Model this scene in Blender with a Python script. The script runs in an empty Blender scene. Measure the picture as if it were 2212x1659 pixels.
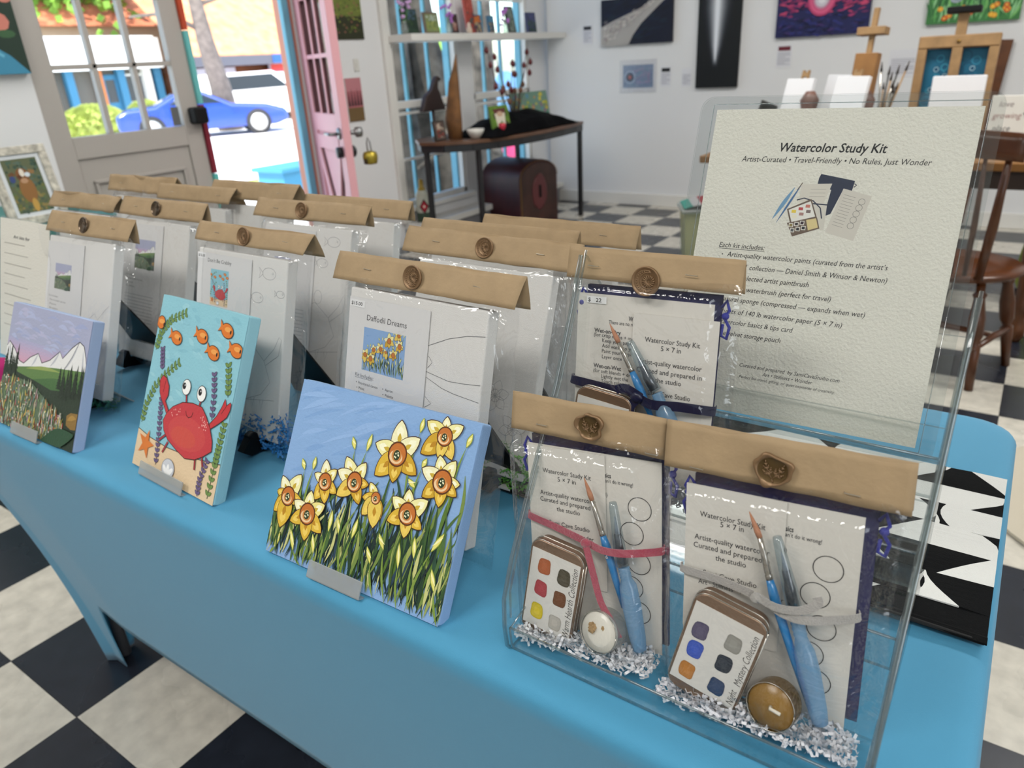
import bpy, bmesh, math, random
from mathutils import Matrix, Vector, Euler
PI = math.pi
scene = bpy.context.scene
C = scene.collection
# ---------------------------------------------------------------- camera, sky, sun, lights, exposure
cam_d = bpy.data.cameras.new('camera'); cam = bpy.data.objects.new('camera', cam_d); C.objects.link(cam)
cam_d.sensor_width = 36.0; cam_d.lens = 1574.265 / 2212 * 36.0
cam_d.clip_start = 0.02; cam_d.clip_end = 300
yaw, pit, rol = -0.6221825, 0.4179572, -0.0579845
fw = Vector((math.sin(yaw)*math.cos(pit), math.cos(yaw)*math.cos(pit), -math.sin(pit)))
rt = Vector((math.cos(yaw), -math.sin(yaw), 0)); upv = rt.cross(fw)
r2 = rt*math.cos(rol) + upv*math.sin(rol); u2 = upv*math.cos(rol) - rt*math.sin(rol)
cam.matrix_world = Matrix(((r2.x, u2.x, -fw.x, 1.45611), (r2.y, u2.y, -fw.y, -0.3729), (r2.z, u2.z, -fw.z, 1.22744), (0, 0, 0, 1)))
cam_d.dof.use_dof = True; cam_d.dof.focus_distance = 0.72; cam_d.dof.aperture_fstop = 7.5
scene.camera = cam
vs = scene.view_settings
scene.display_settings.display_device = 'sRGB'
vs.view_transform = 'Standard'; vs.look = 'None'; vs.gamma = 1.0; vs.exposure = 0.0; vs.use_curve_mapping = False
scene.cycles.transparent_max_bounces = 40
scene.cycles.max_bounces = 10
w = bpy.data.worlds.new('sky'); scene.world = w; w.use_nodes = True
nt = w.node_tree; nt.nodes.clear()
sky = nt.nodes.new('ShaderNodeTexSky'); sky.sky_type = 'NISHITA'; sky.sun_disc = False
sky.sun_elevation = math.radians(48); sky.sun_rotation = math.radians(110); sky.dust_density = 1.6; sky.altitude = 200
bg = nt.nodes.new('ShaderNodeBackground'); bg.inputs[1].default_value = 0.62
ow = nt.nodes.new('ShaderNodeOutputWorld'); nt.links.new(sky.outputs[0], bg.inputs[0]); nt.links.new(bg.outputs[0], ow.inputs[0])
sd = bpy.data.lights.new('sun', 'SUN'); sd.energy = 8.0; sd.angle = 0.01; sd.color = (1, .94, .84)
so = bpy.data.objects.new('sun', sd); C.objects.link(so)
so.rotation_euler = Vector((0.14, -0.50, 0.86)).to_track_quat('Z', 'Y').to_euler()
def area(name, loc, sx, sy, e, col=(1, .98, .94), rot=(0, 0, 0)):
    l = bpy.data.lights.new(name, 'AREA'); l.shape = 'RECTANGLE'; l.size = sx; l.size_y = sy; l.energy = e; l.color = col
    o = bpy.data.objects.new(name, l); C.objects.link(o); o.location = loc; o.rotation_euler = rot; return o
for lx, ly, le in ((0.1, -1.3, 33), (2.5, -1.3, 33), (0.1, 3.0, 46), (2.6, 3.0, 52), (-1.2, 0.8, 18)):
    area('added_ceiling_light', (lx, ly, 2.96), 1.2, .6, le*1.04)  # added overhead lamps, unseen, placed to light the table front and walls
# added cool fill lamp by the right wall; no window is built there
area('added_fill_light', (4.9, -1.2, 1.7), 2.2, 1.6, 42, (.86, .93, 1), (0, PI/2, 0))

# ---------------------------------------------------------------- helpers
def lin(c):
    if isinstance(c, str):
        c = c.lstrip('#'); c = [int(c[i:i+2], 16)/255 for i in (0, 2, 4)]
        return tuple(x/12.92 if x <= .04045 else ((x+.055)/1.055)**2.4 for x in c)
    return tuple(c)
MATS = {}
def mat(name, col='#ffffff', rough=.5, metal=0., spec=.5, bump=0., bscale=50., var=0., vscale=8., sheen=0., trans=0., emit=0., coat=0.):
    if name in MATS: return MATS[name]
    m = bpy.data.materials.new(name); m.use_nodes = True; n = m.node_tree; b = n.nodes['Principled BSDF']
    c = lin(col); b.inputs['Base Color'].default_value = (*c, 1)
    b.inputs['Roughness'].default_value = rough; b.inputs['Metallic'].default_value = metal
    b.inputs['Specular IOR Level'].default_value = spec
    if sheen: b.inputs['Sheen Weight'].default_value = sheen
    if coat: b.inputs['Coat Weight'].default_value = coat
    if trans: b.inputs['Transmission Weight'].default_value = trans
    if emit:
        b.inputs['Emission Color'].default_value = (*c, 1); b.inputs['Emission Strength'].default_value = emit
    tc = None
    if bump or var:
        tc = n.nodes.new('ShaderNodeTexCoord')
    if bump:
        t = n.nodes.new('ShaderNodeTexNoise'); t.inputs['Scale'].default_value = bscale; t.inputs['Detail'].default_value = 4
        bp = n.nodes.new('ShaderNodeBump'); bp.inputs['Strength'].default_value = bump; bp.inputs['Distance'].default_value = .002
        n.links.new(tc.outputs['Object'], t.inputs['Vector']); n.links.new(t.outputs[0], bp.inputs['Height']); n.links.new(bp.outputs[0], b.inputs['Normal'])
    if var:
        t = n.nodes.new('ShaderNodeTexNoise'); t.inputs['Scale'].default_value = vscale; t.inputs['Detail'].default_value = 5
        r = n.nodes.new('ShaderNodeValToRGB')
        r.color_ramp.elements[0].position = .3; r.color_ramp.elements[1].position = .7
        r.color_ramp.elements[0].color = (*[x*(1-var) for x in c], 1); r.color_ramp.elements[1].color = (*[min(1, x*(1+var)) for x in c], 1)
        n.links.new(tc.outputs['Object'], t.inputs['Vector']); n.links.new(t.outputs[0], r.inputs[0]); n.links.new(r.outputs[0], b.inputs['Base Color'])
    MATS[name] = m; return m
def attr_mat(name, rough=.6, bump=0., bscale=60., spec=.3, coat=0.):
    if name in MATS: return MATS[name]
    m = mat(name, '#808080', rough, spec=spec, bump=bump, bscale=bscale, coat=coat); n = m.node_tree
    a = n.nodes.new('ShaderNodeAttribute'); a.attribute_name = 'Col'
    n.links.new(a.outputs['Color'], n.nodes['Principled BSDF'].inputs['Base Color']); return m
def clear_mat(name, tint='#f2f5f4', base=.03, gain=1., rough=.03, bump=0., bscale=20., bdist=.003, facing=.45, haze=0., hcol='#c8ccc8'):
    """thin clear plastic: see-through plus a mirror sheen that grows at grazing angles"""
    if name in MATS: return MATS[name]
    m = bpy.data.materials.new(name); m.use_nodes = True; n = m.node_tree; n.nodes.clear()
    o = n.nodes.new('ShaderNodeOutputMaterial'); tr = n.nodes.new('ShaderNodeBsdfTransparent'); tr.inputs[0].default_value = (*lin(tint), 1)
    g = n.nodes.new('ShaderNodeBsdfGlossy'); g.inputs['Roughness'].default_value = rough
    lw = n.nodes.new('ShaderNodeLayerWeight'); lw.inputs['Blend'].default_value = facing
    mp = n.nodes.new('ShaderNodeMath'); mp.operation = 'POWER'; mp.inputs[1].default_value = 4.5
    ma = n.nodes.new('ShaderNodeMath'); ma.operation = 'MULTIPLY_ADD'; ma.inputs[1].default_value = gain; ma.inputs[2].default_value = base; ma.use_clamp = True
    n.links.new(lw.outputs['Facing'], mp.inputs[0]); n.links.new(mp.outputs[0], ma.inputs[0])
    mx = n.nodes.new('ShaderNodeMixShader'); n.links.new(ma.outputs[0], mx.inputs[0]); n.links.new(tr.outputs[0], mx.inputs[1]); n.links.new(g.outputs[0], mx.inputs[2])
    last = mx
    if haze:
        df = n.nodes.new('ShaderNodeBsdfDiffuse'); df.inputs[0].default_value = (*lin(hcol), 1)
        m2 = n.nodes.new('ShaderNodeMixShader'); m2.inputs[0].default_value = haze
        n.links.new(mx.outputs[0], m2.inputs[1]); n.links.new(df.outputs[0], m2.inputs[2]); last = m2
    if bump:
        tc = n.nodes.new('ShaderNodeTexCoord'); t = n.nodes.new('ShaderNodeTexNoise'); t.inputs['Scale'].default_value = bscale; t.inputs['Detail'].default_value = 3
        t.inputs['Distortion'].default_value = 1.5
        bp = n.nodes.new('ShaderNodeBump'); bp.inputs['Strength'].default_value = bump; bp.inputs['Distance'].default_value = bdist
        n.links.new(tc.outputs['Object'], t.inputs['Vector']); n.links.new(t.outputs[0], bp.inputs['Height']); n.links.new(bp.outputs[0], g.inputs['Normal'])
    n.links.new(last.outputs[0], o.inputs[0]); MATS[name] = m; return m

class G:
    """collects shapes, builds ONE mesh object"""
    def __init__(s): s.v = []; s.f = []; s.m = []; s.c = []; s.mi = 0; s.col = (1, 1, 1)
    def face(s, idx): s.f.append(tuple(idx)); s.m.append(s.mi); s.c.append(s.col)
    def add(s, pts, faces):
        b = len(s.v); s.v += [tuple(p) for p in pts]
        for f in faces: s.face([b+i for i in f])
    def box(s, x0, x1, y0, y1, z0, z1):
        s.add([(x0,y0,z0),(x1,y0,z0),(x1,y1,z0),(x0,y1,z0),(x0,y0,z1),(x1,y0,z1),(x1,y1,z1),(x0,y1,z1)],
              [(0,3,2,1),(4,5,6,7),(0,1,5,4),(1,2,6,5),(2,3,7,6),(3,0,4,7)]); return s
    def quad(s, a, b, c, d): s.add([a,b,c,d], [(0,1,2,3)]); return s
    def beam(s, a, b, w, h=None, up=(0,0,1)):
        a = Vector(a); b = Vector(b); h = h or w; d = (b-a).normalized(); u = Vector(up)
        if abs(d.dot(u)) > .98: u = Vector((0,1,0))
        x = d.cross(u).normalized(); u = x.cross(d).normalized()
        P = [p + x*(i*w/2) + u*(j*h/2) for p in (a, b) for i, j in ((-1,-1),(1,-1),(1,1),(-1,1))]
        s.add(P, [(0,1,2,3),(7,6,5,4),(0,4,5,1),(1,5,6,2),(2,6,7,3),(3,7,4,0)]); return s
    def tube(s, path, r, n=8, caps=True, flat=1.0):
        P = [Vector(p) for p in path]; R = r if isinstance(r, (list, tuple)) else [r]*len(P)
        b = len(s.v); prev = None
        for i, p in enumerate(P):
            d = (P[min(i+1, len(P)-1)] - P[max(i-1, 0)])
            d = d.normalized() if d.length > 1e-9 else Vector((0,0,1))
            if prev is None:
                u = Vector((0,0,1)) if abs(d.z) < .9 else Vector((0,1,0))
                x = d.cross(u).normalized()
            else: x = (prev - d*prev.dot(d)).normalized()
            prev = x; y = d.cross(x)
            for k in range(n):
                a = 2*PI*k/n; s.v.append(tuple(p + x*(R[i]*math.cos(a)) + y*(R[i]*flat*math.sin(a))))
        for i in range(len(P)-1):
            for k in range(n):
                s.face((b+i*n+k, b+i*n+(k+1)%n, b+(i+1)*n+(k+1)%n, b+(i+1)*n+k))
        if caps: s.face([b+k for k in range(n)][::-1]); s.face([b+(len(P)-1)*n+k for k in range(n)])
        return s
    def lathe(s, prof, n=24, o=(0,0,0), axis='z', sx=1., sy=1.):
        b = len(s.v)
        for r, h in prof:
            for k in range(n):
                a = 2*PI*k/n; x, y = r*math.cos(a)*sx, r*math.sin(a)*sy
                p = {'z': (x, y, h), 'y': (x, h, y), 'x': (h, x, y)}[axis]
                s.v.append((o[0]+p[0], o[1]+p[1], o[2]+p[2]))
        for i in range(len(prof)-1):
            for k in range(n): s.face((b+i*n+k, b+i*n+(k+1)%n, b+(i+1)*n+(k+1)%n, b+(i+1)*n+k))
        s.face([b+k for k in range(n)][::-1]); s.face([b+(len(prof)-1)*n+k for k in range(n)]); return s
    def prism(s, pts, d0, d1, ax='y'):
        """outline extruded along an axis; pts are (u,v): ax y -> (x,z), ax x -> (y,z), ax z -> (x,y)"""
        f = {'y': lambda u, v, d: (u, d, v), 'x': lambda u, v, d: (d, u, v), 'z': lambda u, v, d: (u, v, d)}[ax]
        n = len(pts); b = len(s.v)
        s.v += [f(u, v, d0) for u, v in pts] + [f(u, v, d1) for u, v in pts]
        s.face([b+i for i in range(n)]); s.face([b+n+i for i in range(n)][::-1])
        for i in range(n): s.face((b+i, b+n+i, b+n+(i+1)%n, b+(i+1)%n))
        return s
    def grid(s, fn, nu, nv):
        b = len(s.v)
        for j in range(nv+1):
            for i in range(nu+1): s.v.append(tuple(fn(i/nu, j/nv)))
        for j in range(nv):
            for i in range(nu): a = b+j*(nu+1)+i; s.face((a, a+1, a+nu+2, a+nu+1))
        return s
    def blob(s, c, rx, ry, rz, nz=0., seed=0, u=14, v=9):
        rnd = random.Random(seed); b = len(s.v)
        for j in range(v+1):
            t = PI*j/v
            for i in range(u):
                a = 2*PI*i/u; k = 1+nz*(rnd.random()*2-1)
                s.v.append((c[0]+rx*k*math.sin(t)*math.cos(a), c[1]+ry*k*math.sin(t)*math.sin(a), c[2]+rz*k*math.cos(t)))
        for j in range(v):
            for i in range(u): s.face((b+j*u+i, b+(j+1)*u+i, b+(j+1)*u+(i+1)%u, b+j*u+(i+1)%u))
        return s
    def build(s, name, mats, parent=None, smooth=False, bevel=0., solid=0., bseg=2):
        me = bpy.data.meshes.new(name); me.from_pydata(s.v, [], s.f)
        if not isinstance(mats, (list, tuple)): mats = [mats]
        for m in mats: me.materials.append(m)
        me.polygons.foreach_set('material_index', s.m)
        if any(c != (1, 1, 1) for c in s.c):
            ca = me.color_attributes.new('Col', 'FLOAT_COLOR', 'CORNER'); data = []
            for p, c in zip(s.f, s.c): data += [*c, 1.]*len(p)
            ca.data.foreach_set('color', data)
        if smooth: me.polygons.foreach_set('use_smooth', [True]*len(s.f))
        me.update()
        o = bpy.data.objects.new(name, me); C.objects.link(o)
        if parent: o.parent = parent
        if bevel:
            b = o.modifiers.new('b', 'BEVEL'); b.width = bevel; b.segments = bseg; b.limit_method = 'ANGLE'; b.angle_limit = .6
            if not smooth:
                me.polygons.foreach_set('use_smooth', [True]*len(s.f)); b.harden_normals = True
        if solid:
            q = o.modifiers.new('s', 'SOLIDIFY'); q.thickness = solid; q.offset = 0
        return o
def tag(o, label, cat, group=None, kind=None):
    if label: o['label'] = label
    if cat: o['category'] = cat
    if group: o['group'] = group
    if kind: o['kind'] = kind
    return o
def struct(o): o['kind'] = 'structure'; return o
def frame(loc, yaw=0., lean=0., roll=0.):
    return Matrix.Translation(loc) @ Matrix.Rotation(yaw, 4, 'Z') @ Matrix.Rotation(-lean, 4, 'X') @ Matrix.Rotation(-roll, 4, 'Y')
def thing(name, label, cat, mw, group=None):
    o = bpy.data.objects.new(name, None); o.empty_display_size = .05; C.objects.link(o)
    o.matrix_world = mw if isinstance(mw, Matrix) else Matrix.Translation(mw)
    return tag(o, label, cat, group)
def put(o, mw): o.matrix_world = mw if isinstance(mw, Matrix) else Matrix.Translation(mw); return o
_tc = {}
def glyphs(txt, bold=False, italic=False):
    k = (txt, bold, italic)
    if k in _tc: return _tc[k]
    cu = bpy.data.curves.new('t', 'FONT'); cu.body = txt; cu.size = 1; cu.resolution_u = 2
    if italic: cu.shear = .22
    if bold == 'thin': cu.offset = -.006
    elif bold: cu.offset = .016
    o = bpy.data.objects.new('t', cu); C.objects.link(o)
    dg = bpy.context.evaluated_depsgraph_get(); me = bpy.data.meshes.new_from_object(o.evaluated_get(dg))
    V = [(v.co.x, v.co.y) for v in me.vertices]; F = [tuple(p.vertices) for p in me.polygons]
    x0 = min(v[0] for v in V); x1 = max(v[0] for v in V)
    bpy.data.objects.remove(o); bpy.data.meshes.remove(me)
    _tc[k] = (V, F, x0, x1); return _tc[k]
class Art(G):
    """flat painted / printed shapes on a surface: local x = u, local z = v, each layer a hair in front (-y)"""
    def __init__(s, base=.0004, step=4e-6, scale=1., ou=0., ov=0., clip=None):
        super().__init__(); s.k = 0; s.base = base; s.step = step; s.sc = scale; s.ou = ou; s.ov = ov; s.clip = clip
    def P(s, u, v):
        if s.clip:
            u = min(max(u, s.clip[0]), s.clip[1]); v = min(max(v, s.clip[2]), s.clip[3])
        return (s.ou+u*s.sc, -(s.base+s.k*s.step), s.ov+v*s.sc)
    def poly(s, pts, col):
        s.col = lin(col); s.k += 1; b = len(s.v); s.v += [s.P(u, v) for u, v in pts]; s.face([b+i for i in range(len(pts))]); return s
    def rect(s, u0, v0, u1, v1, col): return s.poly([(u0,v0),(u1,v0),(u1,v1),(u0,v1)], col)
    def ell(s, u, v, a, b, col, n=20, rot=0.):
        c, q = math.cos(rot), math.sin(rot)
        return s.poly([(u+a*math.cos(t)*c-b*math.sin(t)*q, v+a*math.cos(t)*q+b*math.sin(t)*c) for t in [2*PI*i/n for i in range(n)]], col)
    def ring(s, u, v, a, b, w, col, n=32):
        s.line([(u+a*math.cos(2*PI*i/n), v+b*math.sin(2*PI*i/n)) for i in range(n+1)], w, col)
    def line(s, pts, w, col, taper=False):
        s.col = lin(col); s.k += 1; b = len(s.v); n = len(pts)
        for i, (u, v) in enumerate(pts):
            a = pts[max(i-1, 0)]; c = pts[min(i+1, n-1)]; dx, dy = c[0]-a[0], c[1]-a[1]; l = math.hypot(dx, dy) or 1
            ww = w*((1-abs(2*i/(n-1)-1)**1.5)*.9+.1) if taper and n > 1 else w
            s.v.append(s.P(u-dy/l*ww/2, v+dx/l*ww/2)); s.v.append(s.P(u+dy/l*ww/2, v-dx/l*ww/2))
        for i in range(n-1): s.face((b+2*i, b+2*i+1, b+2*i+3, b+2*i+2))
        return s
    def leaf(s, u0, v0, u1, v1, w, col, bend=0., n=7):
        dx, dy = u1-u0, v1-v0; pts = []
        for i in range(n+1):
            t = i/n; o = bend*math.sin(PI*t); pts.append((u0+dx*t-dy*o, v0+dy*t+dx*o))
        return s.line(pts, w, col, True)
    def petal(s, c, t, w, col, out='#4a2c14', o=1.1, hi=None, r0=0.):
        cu, cv = c; dx, dy = t[0]-cu, t[1]-cv; L = math.hypot(dx, dy); ex, ey = dx/L, dy/L
        def shape(k, e):
            pts = []
            for i in range(9):
                q = i/8; r = w*k*(math.sin(PI*min(1, q**.75))**.7 if 0 < q < 1 else 0)
                pts.append((q, r))
            L2 = L+e
            return [(cu+ex*q*L2-ey*(r+e*.8), cv+ey*q*L2+ex*(r+e*.8)) for q, r in pts] + [(cu+ex*q*L2+ey*(r+e*.8), cv+ey*q*L2-ex*(r+e*.8)) for q, r in pts[::-1]]
        s.poly(shape(1, o), out); s.poly(shape(1, 0), col)
        if hi: s.poly([(cu+ex*L*(.45+.4*q)+(-ey)*w*.45*math.sin(PI*q)*d, cv+ey*L*(.45+.4*q)+ex*w*.45*math.sin(PI*q)*d) for d, qs in ((1, [0,.25,.5,.75,1]), (-1, [.75,.5,.25])) for q in qs], hi)
        return s
    def text(s, txt, u0, v, u1=None, h=None, col='#2a2a2c', bold=False, italic=False, ky=1.1, dv=0., center=None):
        V, F, x0, x1 = glyphs(txt, bold, italic)
        sx = (u1-u0)/(x1-x0) if u1 is not None else h/ky
        if center is not None: u0 = center-sx*(x1-x0)/2
        sy = h if h else sx*ky
        s.col = lin(col); s.k += 1; b = len(s.v)
        W = sx*(x1-x0) or 1
        for x, y in V:
            uu = u0+(x-x0)*sx; s.v.append(s.P(uu, v+y*sy+dv*(uu-u0)/W))
        for f in F: s.face([b+i for i in f])
        return s
# ---------------------------------------------------------------- materials
m_wall = mat('wall_paint', '#dcdcdc', .7, bump=.08, bscale=200)
m_white = mat('white_trim', '#dcdad4', .45)
m_door = mat('door_paint', '#a8a29b', .5, bump=.05, bscale=90)
m_paint = attr_mat('artist_paint', .5, bump=.25, bscale=260, spec=.35)
m_print = attr_mat('printed_ink', .7)
m_blue = mat('sky_blue_paint', '#6cafc2', .5)
m_pink = mat('pink_paint', '#d79ea4', .5, bump=.06, bscale=60)
m_black = mat('black_plastic', '#070708', .5, spec=.25)
m_dark = mat('dark_metal', '#17181b', .45)
m_glass = clear_mat('window_glass', '#f7fafa', .02, .6, .01)
m_wood = mat('pine_wood', '#97764e', .55, var=.18, vscale=20)
m_dwood = mat('brown_wood', '#5a3316', .35, var=.3, vscale=14)
m_steel = mat('steel', '#8d8d8d', .3, metal=.9)

# ---------------------------------------------------------------- floor, walls, ceiling
def floor_mat():
    m = bpy.data.materials.new('checker_tiles'); m.use_nodes = True; n = m.node_tree; b = n.nodes['Principled BSDF']
    tc = n.nodes.new('ShaderNodeTexCoord'); ck = n.nodes.new('ShaderNodeTexChecker'); ck.inputs['Scale'].default_value = 1/.3048
    ck.inputs['Color1'].default_value = (*lin('#22262f'), 1); ck.inputs['Color2'].default_value = (*lin('#c9c3b6'), 1)
    off = n.nodes.new('ShaderNodeMapping'); off.inputs['Location'].default_value = (0, 0, .15)
    n.links.new(tc.outputs['Object'], off.inputs[0]); n.links.new(off.outputs[0], ck.inputs['Vector'])
    nz = n.nodes.new('ShaderNodeTexNoise'); nz.inputs['Scale'].default_value = 22; nz.inputs['Detail'].default_value = 8
    n2 = n.nodes.new('ShaderNodeTexNoise'); n2.inputs['Scale'].default_value = 3; n2.inputs['Detail'].default_value = 4
    n.links.new(tc.outputs['Object'], nz.inputs['Vector']); n.links.new(tc.outputs['Object'], n2.inputs['Vector'])
    mr = n.nodes.new('ShaderNodeMapRange'); mr.inputs[1].default_value = .3; mr.inputs[2].default_value = .75; mr.inputs[3].default_value = .8; mr.inputs[4].default_value = 1.12
    n.links.new(nz.outputs[0], mr.inputs[0])
    mx = n.nodes.new('ShaderNodeMix'); mx.data_type = 'RGBA'; mx.blend_type = 'MULTIPLY'; mx.inputs[0].default_value = 1
    n.links.new(ck.outputs['Color'], mx.inputs[6]); n.links.new(mr.outputs[0], mx.inputs[7])
    # thin grout lines
    sx = n.nodes.new('ShaderNodeSeparateXYZ'); n.links.new(tc.outputs['Object'], sx.inputs[0]); outs = []
    for a in ('X', 'Y'):
        d = n.nodes.new('ShaderNodeMath'); d.operation = 'DIVIDE'; d.inputs[1].default_value = .3048
        f = n.nodes.new('ShaderNodeMath'); f.operation = 'PINGPONG'; f.inputs[1].default_value = .5
        l = n.nodes.new('ShaderNodeMath'); l.operation = 'LESS_THAN'; l.inputs[1].default_value = .0035
        n.links.new(sx.outputs[a], d.inputs[0]); n.links.new(d.outputs[0], f.inputs[0]); n.links.new(f.outputs[0], l.inputs[0]); outs.append(l)
    mm = n.nodes.new('ShaderNodeMath'); mm.operation = 'MAXIMUM'; n.links.new(outs[0].outputs[0], mm.inputs[0]); n.links.new(outs[1].outputs[0], mm.inputs[1])
    m2 = n.nodes.new('ShaderNodeMix'); m2.data_type = 'RGBA'; n.links.new(mm.outputs[0], m2.inputs[0]); n.links.new(mx.outputs[2], m2.inputs[6]); m2.inputs[7].default_value = (.01, .01, .012, 1)
    n.links.new(m2.outputs[2], b.inputs['Base Color'])
    r2_ = n.nodes.new('ShaderNodeMapRange'); r2_.inputs[3].default_value = .16; r2_.inputs[4].default_value = .4; n.links.new(n2.outputs[0], r2_.inputs[0]); n.links.new(r2_.outputs[0], b.inputs['Roughness'])
    bp = n.nodes.new('ShaderNodeBump'); bp.inputs['Strength'].default_value = .06; n.links.new(nz.outputs[0], bp.inputs['Height']); n.links.new(bp.outputs[0], b.inputs['Normal'])
    return m
struct(G().box(-2.55, 5.2, -4.2, 5.8, -.12, 0).build('floor', floor_mat()))
struct(G().box(-2.55, 5.2, -4.2, 5.8, 3.0, 3.1).build('ceiling', mat('ceiling_paint', '#e6e6e2', .8)))
struct(G().box(-2.25, 5.2, 5.62, 5.8, 0, 3.0).build('wall_back', m_wall))
struct(G().box(5.0, 5.2, -4.2, 5.62, 0, 3.0).build('wall_right', m_wall))
struct(G().box(-2.55, 5.0, -4.4, -4.2, 0, 3.0).build('wall_front', m_wall))
g = G(); X0, X1 = -2.42, -2.30
g.box(X0, X1, -4.2, 1.33, 0, 3); g.box(X0, X1, 1.33, 2.86, 2.1, 3); g.box(X0, X1, 2.875, 3.66, 0, 3)
g.box(X0, X1, 3.66, 5.8, 2.35, 3); g.box(X0, X1, 3.66, 5.8, 0, .27); g.box(X0, X1, 4.41, 4.58, .27, 2.35); g.box(X0, X1, 5.39, 5.8, .27, 2.35)
struct(g.build('wall_street', m_wall))
struct(G().box(-2.25, 5.0, 5.595, 5.62, 0, .10).build('baseboard_back', m_white, bevel=.004))
struct(G().box(-2.30, -2.12, 3.62, 5.62, .12, .165).build('trim_1', m_white, bevel=.006)).name = 'trim_1'
struct(G().box(-2.30, -2.15, 3.62, 5.62, 0, .12).build('trim_2', mat('grey_kickboard', '#7f7f82', .6)))
struct(G().box(-2.31, -2.27, 3.585, 3.66, .165, 2.6).build('trim_3', m_white, bevel=.006))
for k, (lx, ly) in enumerate([(0.1, -1.3), (2.5, -1.3), (0.1, 3.0), (2.6, 3.0), (-1.2, 0.8)]):  # assumed glowing panels out of view, added to go with the overhead lamps
    t = thing('added_ceiling_panel', 'added ceiling light panel above the shop floor, out of view', 'ceiling light', (lx, ly, 2.99), 'added ceiling light panels')
    G().box(-.63, .63, -.33, .33, -.02, .01).build('frame', m_white, t, bevel=.004)
    G().box(-.6, .6, -.3, .3, -.024, -.021).build('diffuser', mat('lit_diffuser', '#ffffff', .5, emit=2.2), t)

# windows: sash frames, muntins, panes
def window(nm, y0, y1, ys, zs):
    g = G(); x = -2.34
    for a, b in ((y0, y0+.03), (y1-.03, y1)): g.box(x-.02, x+.03, a, b, .27, 2.35)
    for a, b in ((.27, .31), (2.31, 2.35), (.95, 1.0)): g.box(x-.02, x+.03, y0, y1, a, b)
    o = struct(g.build(nm, m_white, bevel=.003))
    g = G()
    for y in ys: g.box(x-.035, x-.01, y-.010, y+.010, .27, 2.35)
    g.box(x-.075, x-.02, y1-.045, y1-.0, .27, 2.35)
    g.build('muntin', m_blue, o)
    g = G()
    for z in zs: g.box(x-.01, x+.012, y0, y1, z-.009, z+.009)
    g.build('glazing_bar', m_white, o)
    G().box(x-.004, x, y0+.02, y1-.02, .29, 2.33).build('pane', m_glass, o)
    G().box(-2.42, -2.24, y0-.03, y1+.03, .245, .275).build('window_sill', m_white, o, bevel=.004)
window('window_1', 3.66, 4.41, (3.86, 4.12), (.60, .915, 1.67))
window('window_2', 4.58, 5.39, (4.81, 5.05), (.60, .915, 1.67))
G_ = G().box(-2.30, -2.06, 3.63, 5.615, 1.375, 1.42)
tag(G_.build('window_shelf', m_white, bevel=.004), 'long white shelf running across both street windows', 'shelf')

# closed door leaf with nine-light glazing (left of the opening) and the pink leaf standing open
def leaf_frame(g, W, D, z0=.02, z1=2.07):
    gy0, gy1 = .105, W-.10
    g.box(0, gy0, 0, D, z0, z1); g.box(gy1, W, 0, D, z0, z1)
    g.box(gy0, gy1, 0, D, z1-.12, z1); g.box(gy0, gy1, 0, D, .90, 1.0); g.box(gy0, gy1, .012, D-.012, .25, .9); g.box(gy0, gy1, 0, D, z0, .25)
    for k in (1, 2):
        y = gy0+(gy1-gy0)*k/3; g.box(y-.012, y+.012, .004, D-.004, 1.0, z1-.12)
    for z in (1.305, 1.61): g.box(gy0, gy1, .004, D-.004, z-.011, z+.011)
    return gy0, gy1
M1 = Matrix.Translation((-2.31, 1.33, 0)) @ Matrix.Rotation(PI/2, 4, 'Z')
g = G(); a, b = leaf_frame(g, .80, .045); o = struct(g.build('door_1', m_door, bevel=.003)); o.matrix_world = M1
G().box(a, b, .02, .024, 1.0, 1.95).build('pane', m_glass, o)
g = G(); g.box(a+.05, b-.05, -.004, .012, .78, .795); g.box(a+.05, b-.05, -.004, .012, .32, .335); g.box(a+.05, a+.065, -.004, .012, .32, .79); g.box(b-.065, b-.05, -.004, .012, .32, .79)
g.build('panel_moulding', m_door, o, bevel=.003)
g = Art(0, 0)
for k, cc in enumerate(['#2a8f8c', '#5fb7b0', '#7a2230', '#68b6b4', '#b4472a', '#7a2230']):
    g.col = lin(cc); z0_ = .02+k*.36; g.box(.80, .825, -.02, .05, z0_, z0_+.355)
g.build('door_edge', attr_mat('edge_paint'), o)
tag(G().box(-.035, .035, -.04, .04, -.042, .042).build('lock_box', m_black, bevel=.012), 'black lock box strapped at the edge of the white glazed door', 'lock box').location = (-2.275, 2.10, 1.045)
tag(G().box(0, .003, -.022, .022, -.046, .046).build('window_card', mat('grey_card', '#5d5f60', .6)), 'small dark card taped in the corner of the glazed door window', 'card').location = (-2.305, 1.985, 1.05)
ML = frame((-2.30, 2.885, 0), math.atan2(-.447, .895))
g = G(); a, b = leaf_frame(g, .64, .045); o = struct(g.build('door_2', m_pink, bevel=.003)); o.matrix_world = ML
g = G(); g.box(a, b, .018, .022, 1.0, 1.95); g.build('pane', m_glass, o)
m_maroon = mat('dark_maroon', '#4a1f26', .5)
g = G(); cx = (a+b)/2
for k in range(0, 4):
    y = a+(b-a)*k/3; g.box(y-.014, y+.014, .010, .06, 1.0, 1.95)
g.beam((a+.01, .010, .80), (cx, .010, .30), .085, .01, (0, 1, 0)); g.beam((b-.01, .010, .80), (cx, .010, .30), .085, .01, (0, 1, 0))  # wider maroon strips paint in the dark recess lines beside the braces
g.build('muntin_side_and_recess', m_maroon, o)
g = G()
g.beam((a+.01, .004, .80), (cx, .004, .30), .05, .02, (0, 1, 0)); g.beam((b-.01, .004, .80), (cx, .004, .30), .05, .02, (0, 1, 0))
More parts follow.
